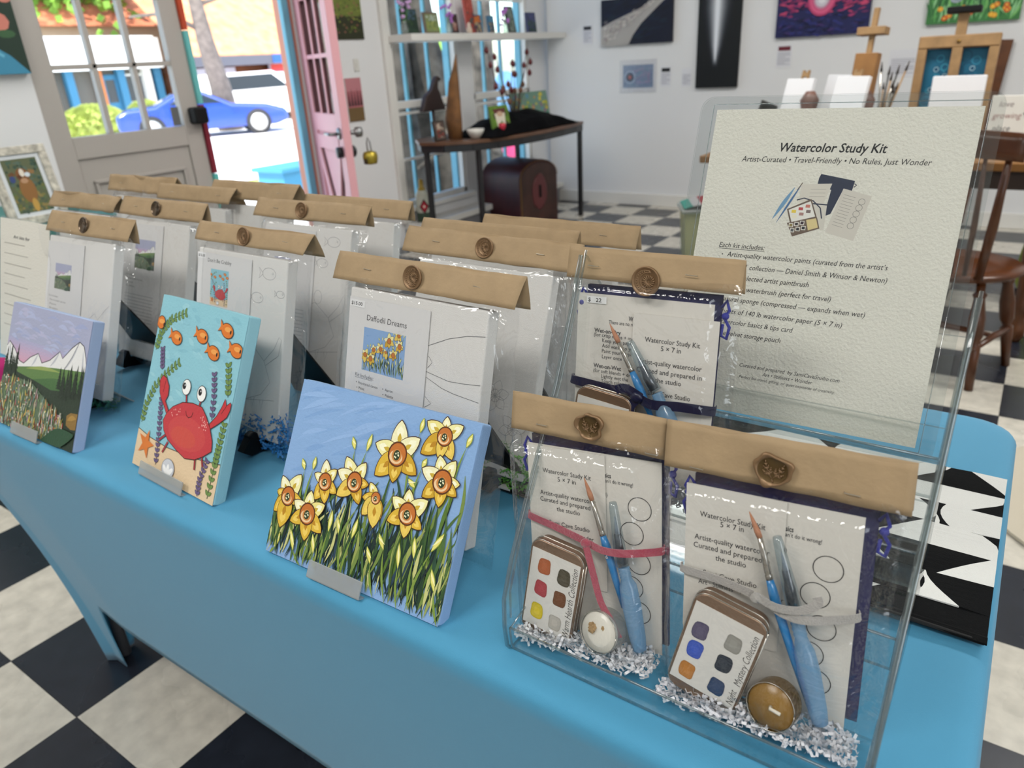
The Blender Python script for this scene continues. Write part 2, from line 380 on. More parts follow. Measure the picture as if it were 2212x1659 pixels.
g.box(a, b, -.004, .014, .80, .88); g.build('cross_brace', m_pink, o, bevel=.003)
g = G(); g.lathe([(.028, -.012), (.032, -.004), (.032, 0)], 20, (.58, 0, .90), 'y'); g.tube([(.58, -.01, .90), (.58, -.055, .90), (.50, -.06, .90)], .009)
g.lathe([(.03, .045), (.034, .05), (.012, .06), (.012, .085), (.028, .095), (.028, .125), (.018, .13)], 20, (.58, 0, .90), 'y'); g.build('door_knob', m_steel, o, smooth=True)
g = G(); g.lathe([(.03, -.03), (.03, 0)], 20, (.58, 0, .80), 'y'); g.lathe([(.033, .045), (.033, .07), (.02, .08)], 20, (.58, 0, .80), 'y'); g.build('deadbolt', m_dark, o, smooth=True)
o = thing('padlock', 'round brass padlock hanging from the knob of the open pink door', 'padlock', frame((-1.66, 2.72, .86)))
g = G(); g.lathe([(.01, -.05), (.035, -.046), (.042, -.02), (.042, -.0), (.035, .018), (.012, .024)], 24, (0, 0, -.085), 'z'); g.build('lock_body', mat('old_brass', '#a8943a', .35, metal=.8), o, smooth=True)
G().tube([(-.014, 0, -.07), (-.016, 0, -.02), (-.004, 0, .01), (.01, 0, -.01), (.014, 0, -.06)], .004).build('shackle', m_steel, o, smooth=True)
G().prism([(-.012, -.10), (-.004, -.10), (-.004, -.122), (.004, -.122), (.004, -.10), (.012, -.10), (.012, -.128), (-.012, -.128)], -.043, -.041).build('stamped_mark', m_dark, o)
# blue and coral outer casing of the doorway
struct(G().box(-2.335, -2.30, 2.80, 2.85, 0, 2.2).build('trim_4', m_blue, bevel=.006))
struct(G().box(-2.44, -2.31, 2.85, 2.875, 0, 2.15).build('trim_5', mat('coral_paint', '#c98468', .5), bevel=.004))
struct(G().box(-2.46, -2.30, 1.30, 2.95, 2.1, 2.2).build('trim_6', m_blue, bevel=.006))
m_sw = G().box(-.003, .006, -.022, .022, -.037, .037); m_sw.box(.004, .011, -.006, .006, -.012, .012)
tag(m_sw.build('light_switch', mat('switch_white', '#cfcdc6', .4), bevel=.002), 'white light switch on the wall between the two hung postcards', 'switch').location = (-2.298, 3.33, 1.25)

# ---------------------------------------------------------------- outdoors
ST = -.35
struct(G().box(-60, -2.55, -30, 60, ST-.1, ST).build('street_ground', mat('pale_concrete', '#f2efe8', .8, var=.03)))
struct(G().box(-5.5, -2.46, -4, 8, ST, -.05).build('sidewalk', mat('sidewalk_concrete', '#f0ede6', .8)))
struct(G().box(-2.55, -2.46, -4.2, 5.8, -.12, 0).build('threshold', mat('sidewalk_concrete')))
def px_col(m_, x0, x1, y0, y1, z0, z1): return G().box(x0, x1, y0, y1, z0, z1)
m_teal = mat('shopfront_blue', '#2f6f92', .6); m_orange = mat('stained_wood', '#b06a38', .6, var=.1); m_cream = mat('cream_wall', '#c9c2a4', .7)
b1 = thing('shop_building', 'long shop across the street with white sign band and blue posts', 'building', (-32, 18.5, ST))
G().box(-4, 0, -6, 1.7, 0, 2.1).build('wall', mat('shop_wall', '#5c5a55', .8), b1)
G().box(-.25, .6, -6, 1.7, 2.1, 3.3).build('fascia', mat('white_fascia', '#f2f2ee', .6), b1)
G().box(-4, .3, -6, 1.7, 3.3, 3.4).build('roof', mat('white_fascia'), b1)
for y, mm in ((-5, m_cream), (-3.2, m_cream), (-2.4, m_teal), (-1.2, m_orange), (-.2, m_teal), (1.0, m_white), (1.5, m_teal)):
    G().box(.05, .35, y-.16, y+.16, 0, 2.1).build('post', mm, b1)
for y in (-4.2, .4):
    f = G().box(.0, .08, y-.5, y+.5, .7, 1.9).build('window', m_white, b1); G().box(.08, .09, y-.42, y+.42, .78, 1.82).build('pane', mat('dark_pane', '#3a4148', .1), f)
f = G().box(.0, .1, -.95, -.35, 0, 1.9).build('shop_door', m_teal, b1); G().box(.1, .11, -.85, -.45, .8, 1.7).build('pane', mat('dark_pane'), f)
b2 = thing('red_roof_building', 'building with a broad reddish hipped roof rising behind the white shop sign', 'building', (-40, 24, ST))
g = G(); g.add([(-6,-7,4.2),(2,-7,4.2),(2,7,4.2),(-6,7,4.2),(-2,-2,6.9),(-2,5,6.9)], [(0,1,4),(1,2,5,4),(2,3,5),(3,0,4,5),(0,3,2,1)])
g.build('roof', mat('salmon_roof', '#d0805e', .8, var=.2, vscale=1.2), b2); G().box(-5.5, 1.5, -6.5, 6.5, 0, 4.2).build('wall', mat('tan_wall', '#c8b49a', .8), b2)
b3 = thing('wood_shop_building', 'rustic wooden shop with a huge orange shingle roof across the street', 'building', (-30, 27, ST))
g = G(); g.add([(1.0,-7,2.45),(1.0,9,2.45),(-7,9,8.5),(-7,-7,8.5),(1.0,-7,2.35),(1.0,9,2.35),(-7,9,8.4),(-7,-7,8.4)], [(0,1,2,3),(7,6,5,4),(0,4,5,1),(1,5,6,2),(2,6,7,3),(3,7,4,0)])
g.build('roof', mat('orange_shingles', '#cf9468', .85, var=.28, vscale=2.2, bump=.3, bscale=10), b3)
G().box(-6, 0, -6.5, 9, 0, 2.4).build('wall', mat('rough_boards', '#5e341a', .8, var=.2, vscale=6), b3)
G().box(.0, 1.15, -7, -2.8, 2.0, 2.4).build('awning', mat('grey_awning', '#55565f', .7), b3); G().box(.9, 1.2, -2.8, .4, 2.05, 2.4).build('blue_fascia', mat('blue_fascia', '#24559a', .6), b3)
f = G().box(.05, .12, -6.6, -4.2, 1.45, 1.95).build('shop_sign', mat('white_sign', '#a8a8b8', .6), b3)
f = G().box(.05, .12, -6.6, -3.4, 0, 1.4).build('grey_shopfront', mat('grey_front', '#4c4e5c', .7), b3)
f = G().box(.2, .3, -2.4, -.6, 1.4, 2.1).build('shop_sign', mat('white_sign'), b3); G().box(.3, .31, -2.3, -.7, 1.75, 2.0).build('red_band', mat('sign_red', '#c8403a', .6), f)
G().box(.25, .45, .2, .55, 0, 2.35).build('post', mat('yellow_post', '#e8b860', .6), b3)
G().box(.02, .1, 1.4, 2.6, 0, 1.7).build('shop_door', mat('door_blue', '#3a62b0', .6), b3)
g = G(); g.add([(1.3, .2, 2.4), (1.3, 6, 2.4), (1.3, 6, 5.4), (1.1, .2, 2.4), (1.1, 6, 2.4), (1.1, 6, 5.4)], [(0,1,2),(5,4,3),(0,2,5,3),(1,4,5,2),(0,3,4,1)]); g.build('gable', mat('white_fascia'), b3)
g = G(); g.beam((1.4, .2, 2.5), (1.4, 6, 5.5), .22, .12); g.build('rake_board', mat('sign_red'), b3)
o = thing('vending_machine', 'red and glass vending machine in front of the wooden shop', 'vending machine', (-29.4, 24.2, ST))
G().box(0, .7, -.5, .5, 0, 1.75).build('cabinet', mat('machine_red', '#c62f38', .4), o, bevel=.03); G().box(.7, .72, -.25, .45, .7, 1.65).build('front_glass', mat('machine_glass', '#a8c8c4', .15), o)
# cars
def car(nm, label, loc, rot, paint, L, H, hood, prof, belt):
    t = thing(nm, label, 'car', Matrix.Translation(loc) @ Matrix.Rotation(rot, 4, 'Z'))
    W = .88
    g = G().prism(prof, -W, W, 'y'); b = g.build('body', paint, t, bevel=.10, bseg=4)
    g = G().prism(belt, -W+.02-.04, W-.02+.04, 'y'); g.build('side_window', mat('car_glass', '#26323c', .15, spec=.3), t, bevel=.03)
    for x in (-L/2+.85, L/2-.9):
        for s in (-1, 1):
            wv = G().lathe([(.33, -.11), (.35, -.09), (.35, .09), (.33, .11)], 28, (x, s*.82, .33), 'y').build('wheel', mat('tyre', '#2c2c2e', .8), t, smooth=True)
            G().lathe([(.04, -.115), (.24, -.118), (.24, .118), (.04, .115)], 20, (x, s*.82, .33), 'y').build('hubcap', mat('hub_silver', '#c9c8c4', .35, metal=.4), wv, smooth=True)
    for s in (-1, 1): G().box(L/2-.12, L/2-.02, s*.55-.14, s*.55+.14, .58, .7).build('headlight', mat('lamp_white', '#f4f4f0', .2), t, bevel=.02)
    return t
car('sports_car', 'blue low sports car parked across the street, nose pointing right', (-18.9, 13.3, ST), 1.05, mat('car_blue', '#183f9a', .2, coat=.8), 4.6, 1.2, 0,
    [(-2.3,.32),(-2.32,.72),(-2.0,.86),(-1.3,.92),(-.75,1.20),(.05,1.22),(.75,.88),(1.7,.80),(2.25,.62),(2.3,.34),(1.9,.22),(-1.9,.22)], [(-.95,.92),(-.6,1.13),(.02,1.15),(.52,.90)])
car('suv', 'white sport utility car parked behind the blue car', (-22.4, 18.1, ST), 1.25, mat('car_white', '#eceae6', .25, coat=.6), 4.7, 1.7, 0,
    [(-2.3,.4),(-2.35,1.05),(-2.15,1.66),(.35,1.70),(1.05,1.12),(2.1,.98),(2.32,.8),(2.35,.4),(2.0,.28),(-2.0,.28)], [(-1.95,1.10),(-1.85,1.56),(.25,1.60),(.82,1.14)])
# trees and bushes
def trunk(nm, label, pts, rad, bark, branches=(), leaves=None, lm=None, n=12, group=None):
    t = thing(nm, label, 'tree', (0, 0, 0), group); base = pts[0]; t.location = base
    rel = [(p[0]-base[0], p[1]-base[1], p[2]-base[2]) for p in pts]
    g = G().tube(rel, rad, n); g.build('trunk', bark, t, smooth=True)
    for br in branches: G().tube([(p[0]-base[0], p[1]-base[1], p[2]-base[2]) for p in br[0]], br[1], 7).build('branch', bark, t, smooth=True)
    if leaves:
        rnd = random.Random(leaves[0]); g = G()
        for _ in range(leaves[1]):
            c = [leaves[2][i]-base[i] + (rnd.gauss(0, .42))*leaves[3][i] for i in range(3)]; s_ = leaves[4]
            a = rnd.random()*2*PI; e = rnd.random()*PI-PI/2; d = Vector((math.cos(a)*math.cos(e), math.sin(a)*math.cos(e), math.sin(e))); q = d.orthogonal().normalized()*s_*.5
            c = Vector(c); g.add([c, c+d*s_*.5+q, c+d*s_, c+d*s_*.5-q], [(0, 1, 2, 3)])
        g.build('foliage', lm, t)
    return t
m_bark = mat('grey_bark', '#6f665f', .9, bump=1., bscale=8, var=.25, vscale=6)
m_bark2 = mat('rough_bark', '#544e47', .95, bump=1., bscale=14, var=.65, vscale=7)
m_leaf = mat('green_leaves', '#7fae3c', .6)
trunk('street_tree', 'bare grey tree trunk standing behind the blue sports car', [(-20, 14.9, ST), (-20, 14.82, 1.0), (-19.97, 14.6, 2.2), (-19.95, 14.5, 3.4), (-19.9, 14.45, 6)], [.38, .31, .25, .19, .14], m_bark,
      branches=[([(-19.97, 14.6, 2.5), (-20.2, 13.6, 3.0), (-20.4, 12.6, 2.9)], [.08, .06, .03]), ([(-19.95, 14.5, 3.2), (-19.6, 15.8, 3.6), (-19.4, 17.0, 3.9)], [.07, .05, .02])])
trunk('leafy_tree', 'leafy green tree seen through the upper panes of the glazed door', [(-42, 18, ST), (-42, 18, 5)], [.3, .2], m_bark, leaves=(3, 6000, (-41, 19, 6.2), (3.2, 6.2, 2.6), .42), lm=m_leaf)
trunk('roadside_tree', 'second leafy tree at the far left of the door panes', [(-39, 13.8, ST), (-39, 13.8, 3.4)], [.2, .15], m_bark, leaves=(5, 1800, (-39, 14.2, 4.1), (1.4, 3.2, 1.1), .32), lm=m_leaf)
def bush(label, loc, r, seed):
    t = thing('bush', label, 'bush', loc)
    rnd = random.Random(seed); g = G()
    for _ in range(1500):
        a = rnd.random()*2*PI; e = math.acos(rnd.uniform(-.2, 1)); d = Vector((math.sin(e)*math.cos(a), math.sin(e)*math.sin(a), math.cos(e)))
        c = Vector((d.x*r[0], d.y*r[1], d.z*r[2]*.9+.1)); q = d.orthogonal().normalized()*.06; g.add([c-d*.03-q, c+d*.09, c-d*.03+q], [(0, 1, 2)])
    g.blob((0, 0, .15), r[0]*.93, r[1]*.93, r[2]*.85, .06, seed, 20, 12)
    g.build('foliage', mat('bush_leaves', '#a3ad55', .7, var=.3, vscale=4), t)
bush('rounded yellow green bush across the street, at the left of the door panes', (-23.6, 12.5, ST), (1.0, 1.15, .95), 1)
bush('smaller clipped bush just right of the rounded bush', (-25.8, 15.6, ST), (.7, .8, .9), 2)
trunk('shade_tree', 'thick rough trunk close outside, at the left edge of the left street window', [(-3.6, 5.05, ST), (-3.6, 5.0, 1.0), (-3.6, 4.98, 2.8)], [.27, .22, .20], m_bark2, n=20)
trunk('shade_tree', 'leaning rough trunk behind the middle of the left street window', [(-3.75, 5.95, ST), (-3.7, 5.75, .6), (-3.62, 5.42, 1.4), (-3.6, 5.2, 2.8)], [.42, .34, .24, .20], m_bark2, n=20,
      branches=[([(-3.4, 5.7, .75), (-3.3, 5.3, .45), (-3.25, 4.9, .35)], [.05, .035, .02]), ([(-3.4, 6.0, .5), (-3.3, 6.3, .3), (-3.2, 6.6, .1)], [.05, .035, .02])])
trunk('shade_tree', 'third rough trunk outside, behind the right street window', [(-4.0, 6.98, ST), (-4.0, 6.95, 1.2), (-3.95, 6.9, 2.8)], [.22, .17, .15], m_bark2, n=20)
o = thing('garden_board', 'bright green painted board standing outside behind the left window', 'board', (-6.6, 9.9, ST)); G().box(-.05, .05, -1.0, .9, .6, 2.1).build('panel', mat('lime_paint', '#a6d94e', .6), o)
for y in (-.9, .8): G().box(-.04, .04, y-.04, y+.04, 0, .6).build('leg', m_white, o)
o = thing('flower_pot', 'pink and red flowers in a tub outside the left window', 'flower pot', (-5.2, 8.0, ST)); G().lathe([(.2, 0), (.28, .5), (.3, .52)], 16).build('pot', mat('pink_pot', '#e0707e', .6), o, smooth=True)
G().blob((0, 0, .95), .42, .42, .42, .18, 4).build('blossoms', mat('rose_blossom', '#e58090', .7, var=.3, vscale=20), o)
o = thing('garden_gnome', 'pink and pale blue garden figure outside the right window', 'garden figure', (-4.3, 7.9, ST)); G().lathe([(.3, 0), (.34, .5), (.22, .9), (.2, .95)], 16).build('pink_base', mat('hot_pink', '#ef4f86', .6), o, smooth=True)
G().lathe([(.17, .95), (.17, 1.3), (.1, 1.42), (.03, 1.45)], 16).build('blue_top', mat('pale_blue', '#8fc3ea', .6), o, smooth=True)
struct(G().box(-9, -5.5, 7.2, 30, ST, ST+.02).build('lawn', mat('grass', '#9fb45a', .9, var=.25, vscale=3)))
o = thing('planter', 'sky blue wooden planter outside at the foot of the open doorway', 'planter', (-6.4, 5.9, ST)); G().box(-.25, .25, -.25, .4, 0, .45).build('box', mat('planter_blue', '#3d87a8', .6), o, bevel=.01); G().box(-.3, .3, -.3, .45, .45, .5).build('rim', mat('planter_blue'), o, bevel=.01)
o = thing('porch_post', 'narrow dark figure like statue beside the blue planter', 'statue', (-6.7, 6.7, ST)); G().lathe([(.12, 0), (.1, .5), (.16, .8), (.12, 1.1), (.07, 1.2), (.1, 1.3), (.03, 1.42)], 14).build('body', mat('dark_bronze', '#4a3a30', .6), o, smooth=True)
o.name = 'garden_statue'; o['label'] = 'slim dark statue outside beside the blue planter'
o = tag(G().box(-.04, .04, -.06, .06, 0, 1.0).build('striped_post', mat('metal_grey', '#aab0b4', .5)), 'striped grey mat edge post at the foot of the glazed door', 'post'); o.location = (-2.62, 2.18, -.1)
g = G(); 
for k in range(9): g.add([(-.045, -.062, .1+k*.1), (-.045, .062, .15+k*.1), (-.045, .062, .2+k*.1), (-.045, -.062, .15+k*.1)], [(0, 1, 2, 3)]); g.add([(.045, -.062, .1+k*.1), (.045, .062, .15+k*.1), (.045, .062, .2+k*.1), (.045, -.062, .15+k*.1)], [(0, 1, 2, 3)])
g.build('stripe', m_dark, o)
o['label'] = 'short grey striped post just outside the glazed door edge'
# ---------------------------------------------------------------- folding table under a stretch cloth
TZ = .735
XL, XR, YF, YB = -.32, 1.508, .0, .745
def cloth_mat():
    m = mat('turquoise_spandex', '#4592b6', .8, sheen=.15, bump=.12, bscale=900); return m
def drape():
    g = G(); rc = .05; per = []  # (x, y, fx, fy, dist to nearest corner along its side, side length, left-ness)
    fx0, fx1, fy0, fy1 = -.10, 1.29, .137, .608
    def corner(cx, cy, a0, fx, fy):
        for k in range(7): a = a0+PI/2*k/6; per.append((cx+rc*math.cos(a), cy+rc*math.sin(a), fx+.012*math.cos(a), fy+.012*math.sin(a), 0.))
    def side(p, q, f, h, n):
        L = math.hypot(q[0]-p[0], q[1]-p[1])
        for k in range(1, n):
            t = k/n; per.append((p[0]+(q[0]-p[0])*t, p[1]+(q[1]-p[1])*t, f[0]+(h[0]-f[0])*t, f[1]+(h[1]-f[1])*t, min(t, 1-t)*L))
    corner(XL+rc, YF+rc, PI, fx0, fy0); side((XL+rc, YF), (XR-rc, YF), (fx0, fy0), (fx1, fy0), 70)
    corner(XR-rc, YF+rc, 1.5*PI, fx1, fy0); side((XR, YF+rc), (XR, YB-rc), (fx1, fy0), (fx1, fy1), 28)
    corner(XR-rc, YB-rc, 0, fx1, fy1); side((XR-rc, YB), (XL+rc, YB), (fx1, fy1), (fx0, fy1), 70)
    corner(XL+rc, YB-rc, PI/2, fx0, fy1); side((XL, YB-rc), (XL, YF+rc), (fx0, fy1), (fx0, fy0), 28)
    n = len(per); cxm, cym = (XL+XR)/2, (YF+YB)/2
    rings = []
    for ins, z in ((.045, TZ), (.02, TZ), (.010, TZ-.0008), (.004, TZ-.004), (.0, TZ-.011)):
        rings.append([(x-ins*(1 if x > cxm else -1)*min(1, abs(x-cxm)/.5), y-ins*(1 if y > cym else -1)*min(1, abs(y-cym)/.25), z) for x, y, *_ in per])
    NR = 22
    for j in range(1, NR+1):
        ring = []
        for x, y, fx, fy, d in per:
            long_ = 1 if abs(fy-fy0) < .02 or abs(fy-fy1) < .02 else 0
            H = (.235 if long_ else .17)*min(1, max(0, (d-.085)/.12))**.5
            t = j/NR; z = (TZ-.011)*(1-t)+H*t
            q = 1-z/(TZ-.011); k = .05*math.sin(PI*q)*max(0, 1-d/.35)
            px = x+(fx-x)*q; py = y+(fy-y)*q
            if x < .2: px += k
            if x > 1.2: px -= k
            ring.append((px, py+(.35*k if y < cym else -.35*k), max(z, .004)))
        rings.append(ring)
    for r in rings: g.v += r
    for j in range(len(rings)-1):
        for i in range(n): g.face((j*n+i, j*n+(i+1)%n, (j+1)*n+(i+1)%n, (j+1)*n+i)[::-1])
    g.face(list(range(n)))
    return g
o = drape().build('tablecloth', cloth_mat(), smooth=True, solid=.0016)
tag(o, 'turquoise blue stretch cloth fitted over the long display table', 'tablecloth')
t = thing('folding_table', 'long folding table hidden under the turquoise stretch cloth', 'table', (0, 0, 0))
G().box(XL+.02, XR-.02, YF+.02, YB-.02, .70, TZ-.006).build('tabletop', mat('table_plastic', '#cfcfc8', .6), t, bevel=.01)
for x in (-.080, 1.268):
    for y in (.158, .587): G().tube([(x, y, .008), (x, y, .70)], .012, 10).build('leg', mat('grey_leg', '#77777a', .4, metal=.6), t, smooth=True)
# black and white wavy check runner
g = Art(0, 0); g.step = 0
def chk():
    rnd = random.Random(2); rows = 7; x0, x1, y0, y1 = .98, 1.502, .245, .562
    def bx(j, i, y):
        p = x0+.066*i-.03+.034*math.sin(y*31+i*2.3+j*.9)
        return min(max(p, x0), x1)
    hy = (y1-y0)/rows
    for j in range(rows):
        for i in range(-1, 11):
            L = []; Rr = []
            for k in range(7):
                y = y0+hy*(j+k/6); L.append((bx(j, i, y), y)); Rr.append((bx(j, i+1, y), y))
            if max(b[0]-a[0] for a, b in zip(L, Rr)) < 1e-4: continue
            g.col = lin('#101112') if (i+j) % 2 else lin('#dcdcd8')
            for k in range(6):
                wz = lambda p: .7385+.0016*math.sin(p[0]*55+p[1]*20)*math.sin(p[1]*40)+(.004 if p[1] < y0+.01 else 0)
                g.add([(L[k][0], L[k][1], wz(L[k])), (Rr[k][0], Rr[k][1], wz(Rr[k])), (Rr[k+1][0], Rr[k+1][1], wz(Rr[k+1])), (L[k+1][0], L[k+1][1], wz(L[k+1]))], [(0, 1, 2, 3)])
chk()
o = g.build('checkered_runner', attr_mat('woven_cotton', .9, bump=.5, bscale=700, spec=.1), solid=.002); o.location.z = .0005
tag(o, 'black and white wavy checkered cotton mat lying under the clear rack', 'mat')
g = G(); g.tube([(.985, .247, .7405), (1.3, .244, .7415), (1.44, .246, .744), (1.50, .248, .7415)], .0022, 6); g.build('hem', mat('hem_black', '#151515', .9), o, smooth=True); C.objects[-1].location.z = 0

# ---------------------------------------------------------------- shared paintings
YEL = ['#d9b23c', '#e2c45a', '#caa02e']; PALE = ['#ece6a4', '#e9dd8a', '#efeabc']
FLOWERS = [
((155.2,146.9),11.6,[(151.6,181.4),(179.0,168.3),(183.7,132.5),(156.9,118.0),(132.2,119.6),(124.4,151.6)]),
((208.0,177.0),8.9,[(183.4,187.3),(206.2,196.4),(227.0,191.3),(222.1,157.2),(206.4,154.2),(183.9,154.8)]),
((216.8,133.8),11.1,[(207.4,157.9),(227.3,156.8),(237.4,136.1),(236.2,124.3),(218.8,109.3),(197.1,113.9),(189.9,140.9)]),
((107.8,105.9),10.0,[(89.9,128.7),(117.8,128.6),(127.1,107.7),(120.0,85.3),(87.4,86.5),(81.9,112.5)]),
((67.3,95.9),9.0,[(62.7,118.9),(80.1,112.1),(86.2,88.0),(73.0,73.4),(57.4,73.9),(50.2,100.9)]),
((18.2,67.1),10.0,[(3.6,86.4),(31.1,94.3),(40.1,66.4),(16.1,31.2),(1.4,46.3),(-0.4,69.0)]),
((52.5,56.3),11.0,[(51.1,81.5),(74.7,72.0),(77.6,42.5),(56.3,27.9),(29.4,42.6),(29.6,65.4)]),
((184.5,93.0),10.5,[(180.4,117.1),(205.6,111.9),(204.8,83.0),(186.5,69.2),(161.1,79.9),(161.9,104.5)]),
((140.9,97.4),6.0,[(129.6,110.8),(123.3,94.2),(127.4,76.6),(145.3,67.6),(151.7,77.3)])]
BUDS = [[(91.6,151.4),(98.0,138.3)],[(116.8,159.7),(114.3,140.3)],[(178.4,189.7),(177.4,174.0)],[(239.2,186.8),(235.3,171.9)],[(192.3,151.7),(188.9,140.7)],[(175.4,127.0),(185.3,119.2)],[(26.8,112.2),(33.2,100.5)],[(45.9,118.7),(45.5,103.5)],[(86.8,69.8),(86.6,46.1)],[(95.7,65.1),(104.6,44.1)],[(123.1,71.0),(120.3,48.7)],[(17.8,26.0),(14.1,7.7)],[(32.9,34.2),(42.6,12.6)],[(66.1,38.2),(72.5,18.0)],[(154.2,64.9),(164.3,49.7)],[(143.1,47.6),(151.3,31.7)],[(181.1,65.0),(186.8,37.8)],[(199.3,73.8),(203.0,53.0)],[(232.2,86.9),(221.7,65.5)],[(226.9,50.5),(234.7,30.0)]]
def daffodils(A, simple=False):
    W, H = 247, 198; rnd = random.Random(7)
    A.rect(0, 0, W, H, '#86a9d4')
    if not simple:
        for _ in range(60):
            u = rnd.uniform(0, W-60); v = rnd.uniform(70, H-8); c = rnd.choice(['#8badd8', '#82a6d3', '#91b2dc', '#8fb0da', '#7ea2d0'])
            A.leaf(u, v, u+rnd.uniform(25, 60), min(H-1, v+rnd.uniform(6, 26)), rnd.uniform(3, 8), c, .04)
    greens = ['#27402a', '#33502c', '#56742f', '#748a44', '#98a258', '#1d2b2c', '#4c6a38', '#c4c480', '#2c4254', '#20382c', '#1a2a24', '#2c4a38']
    for k in range(90 if simple else 460):
        u = rnd.uniform(-3, W+3); v0 = rnd.uniform(0, 30) if rnd.random() < .75 else rnd.uniform(20, 90); L = rnd.uniform(25, 70)*(1.15 if u > 150 else .9)
        top = 70+.30*u; v1 = min(v0+L, top+rnd.uniform(-10, 8)); a = rnd.gauss(.05, .22)
        if v1 < v0+12: continue
        A.leaf(u, v0, u+a*(v1-v0), v1, rnd.uniform(2.2, 5.0), rnd.choice(greens), rnd.uniform(-.1, .1))
    for (t, b) in BUDS:
        u, v = b; dx = (b[0]-t[0]); n = max(0, b[1]-rnd.uniform(45, 75)); A.leaf(b[0]+dx*1.5, n, b[0], b[1], 3.0, '#7b9440', .05)
        A.leaf(b[0], b[1], t[0], t[1], 6.5, '#8a9a3c'); A.leaf(b[0], b[1]+1, t[0], t[1]-1, 4.6, '#e6dc78'); A.leaf(b[0], b[1]+6, t[0], t[1]-4, 2, '#f4efb4')
    for c, r, tips in FLOWERS:
        A.leaf(c[0], max(0, c[1]-90), c[0], c[1]-12, 3, '#3c5a2c', .06)
        order = sorted(tips, key=lambda p: -p[1])
        for i, p in enumerate(order):
            up_ = p[1] > c[1]+2; L = math.hypot(p[0]-c[0], p[1]-c[1])
            A.petal(c, p, L*.30, rnd.choice(PALE if up_ else YEL), hi=None if simple else ('#f6f3d2' if up_ else '#eccb62'), o=.8)
            if not simple:
                q = (c[0]+(p[0]-c[0])*.30, c[1]+(p[1]-c[1])*.30); A.leaf(q[0], q[1], c[0]+(p[0]-c[0])*.62, c[1]+(p[1]-c[1])*.62, L*.16, '#c8a93a' if up_ else '#b98622')
        k = 1.08
        A.ell(c[0], c[1], r*1.0*k, r*1.05*k, '#5a3014'); A.ell(c[0], c[1], r*.93, r*.98, '#c07030')
        if not simple:
            A.ell(c[0]-.1*r, c[1]-.28*r, r*.74, r*.60, '#e9c79a'); A.ell(c[0]-.05*r, c[1]-.12*r, r*.56, r*.56, '#c98444')
            A.ell(c[0]-.05*r, c[1]-.1*r, r*.36, r*.46, '#2c3a20')
            for a in range(6): A.ell(c[0]-.05*r+r*.2*math.cos(a*1.1), c[1]-.1*r+r*.24*math.sin(a*1.3), r*.07, r*.09, '#f2efc8', 8)
def weed(A, pts, col, dark, n=12, s=6.5):
    A.line(pts, 1.3, dark)
    L = []; 
    for i in range(n):
        t = (i+.5)/n*(len(pts)-1); k = min(int(t), len(pts)-2); f = t-k
        u = pts[k][0]+(pts[k+1][0]-pts[k][0])*f; v = pts[k][1]+(pts[k+1][1]-pts[k][1])*f
        dx, dy = pts[k+1][0]-pts[k][0], pts[k+1][1]-pts[k][1]; l = math.hypot(dx, dy); dx /= l; dy /= l
        for d in (-1, 1):
            a = (u-dy*d*s*.95-dx*s*.75, v+dx*d*s*.95-dy*s*.75)
            A.petal((u, v), a, s*.36, col, dark, .5)
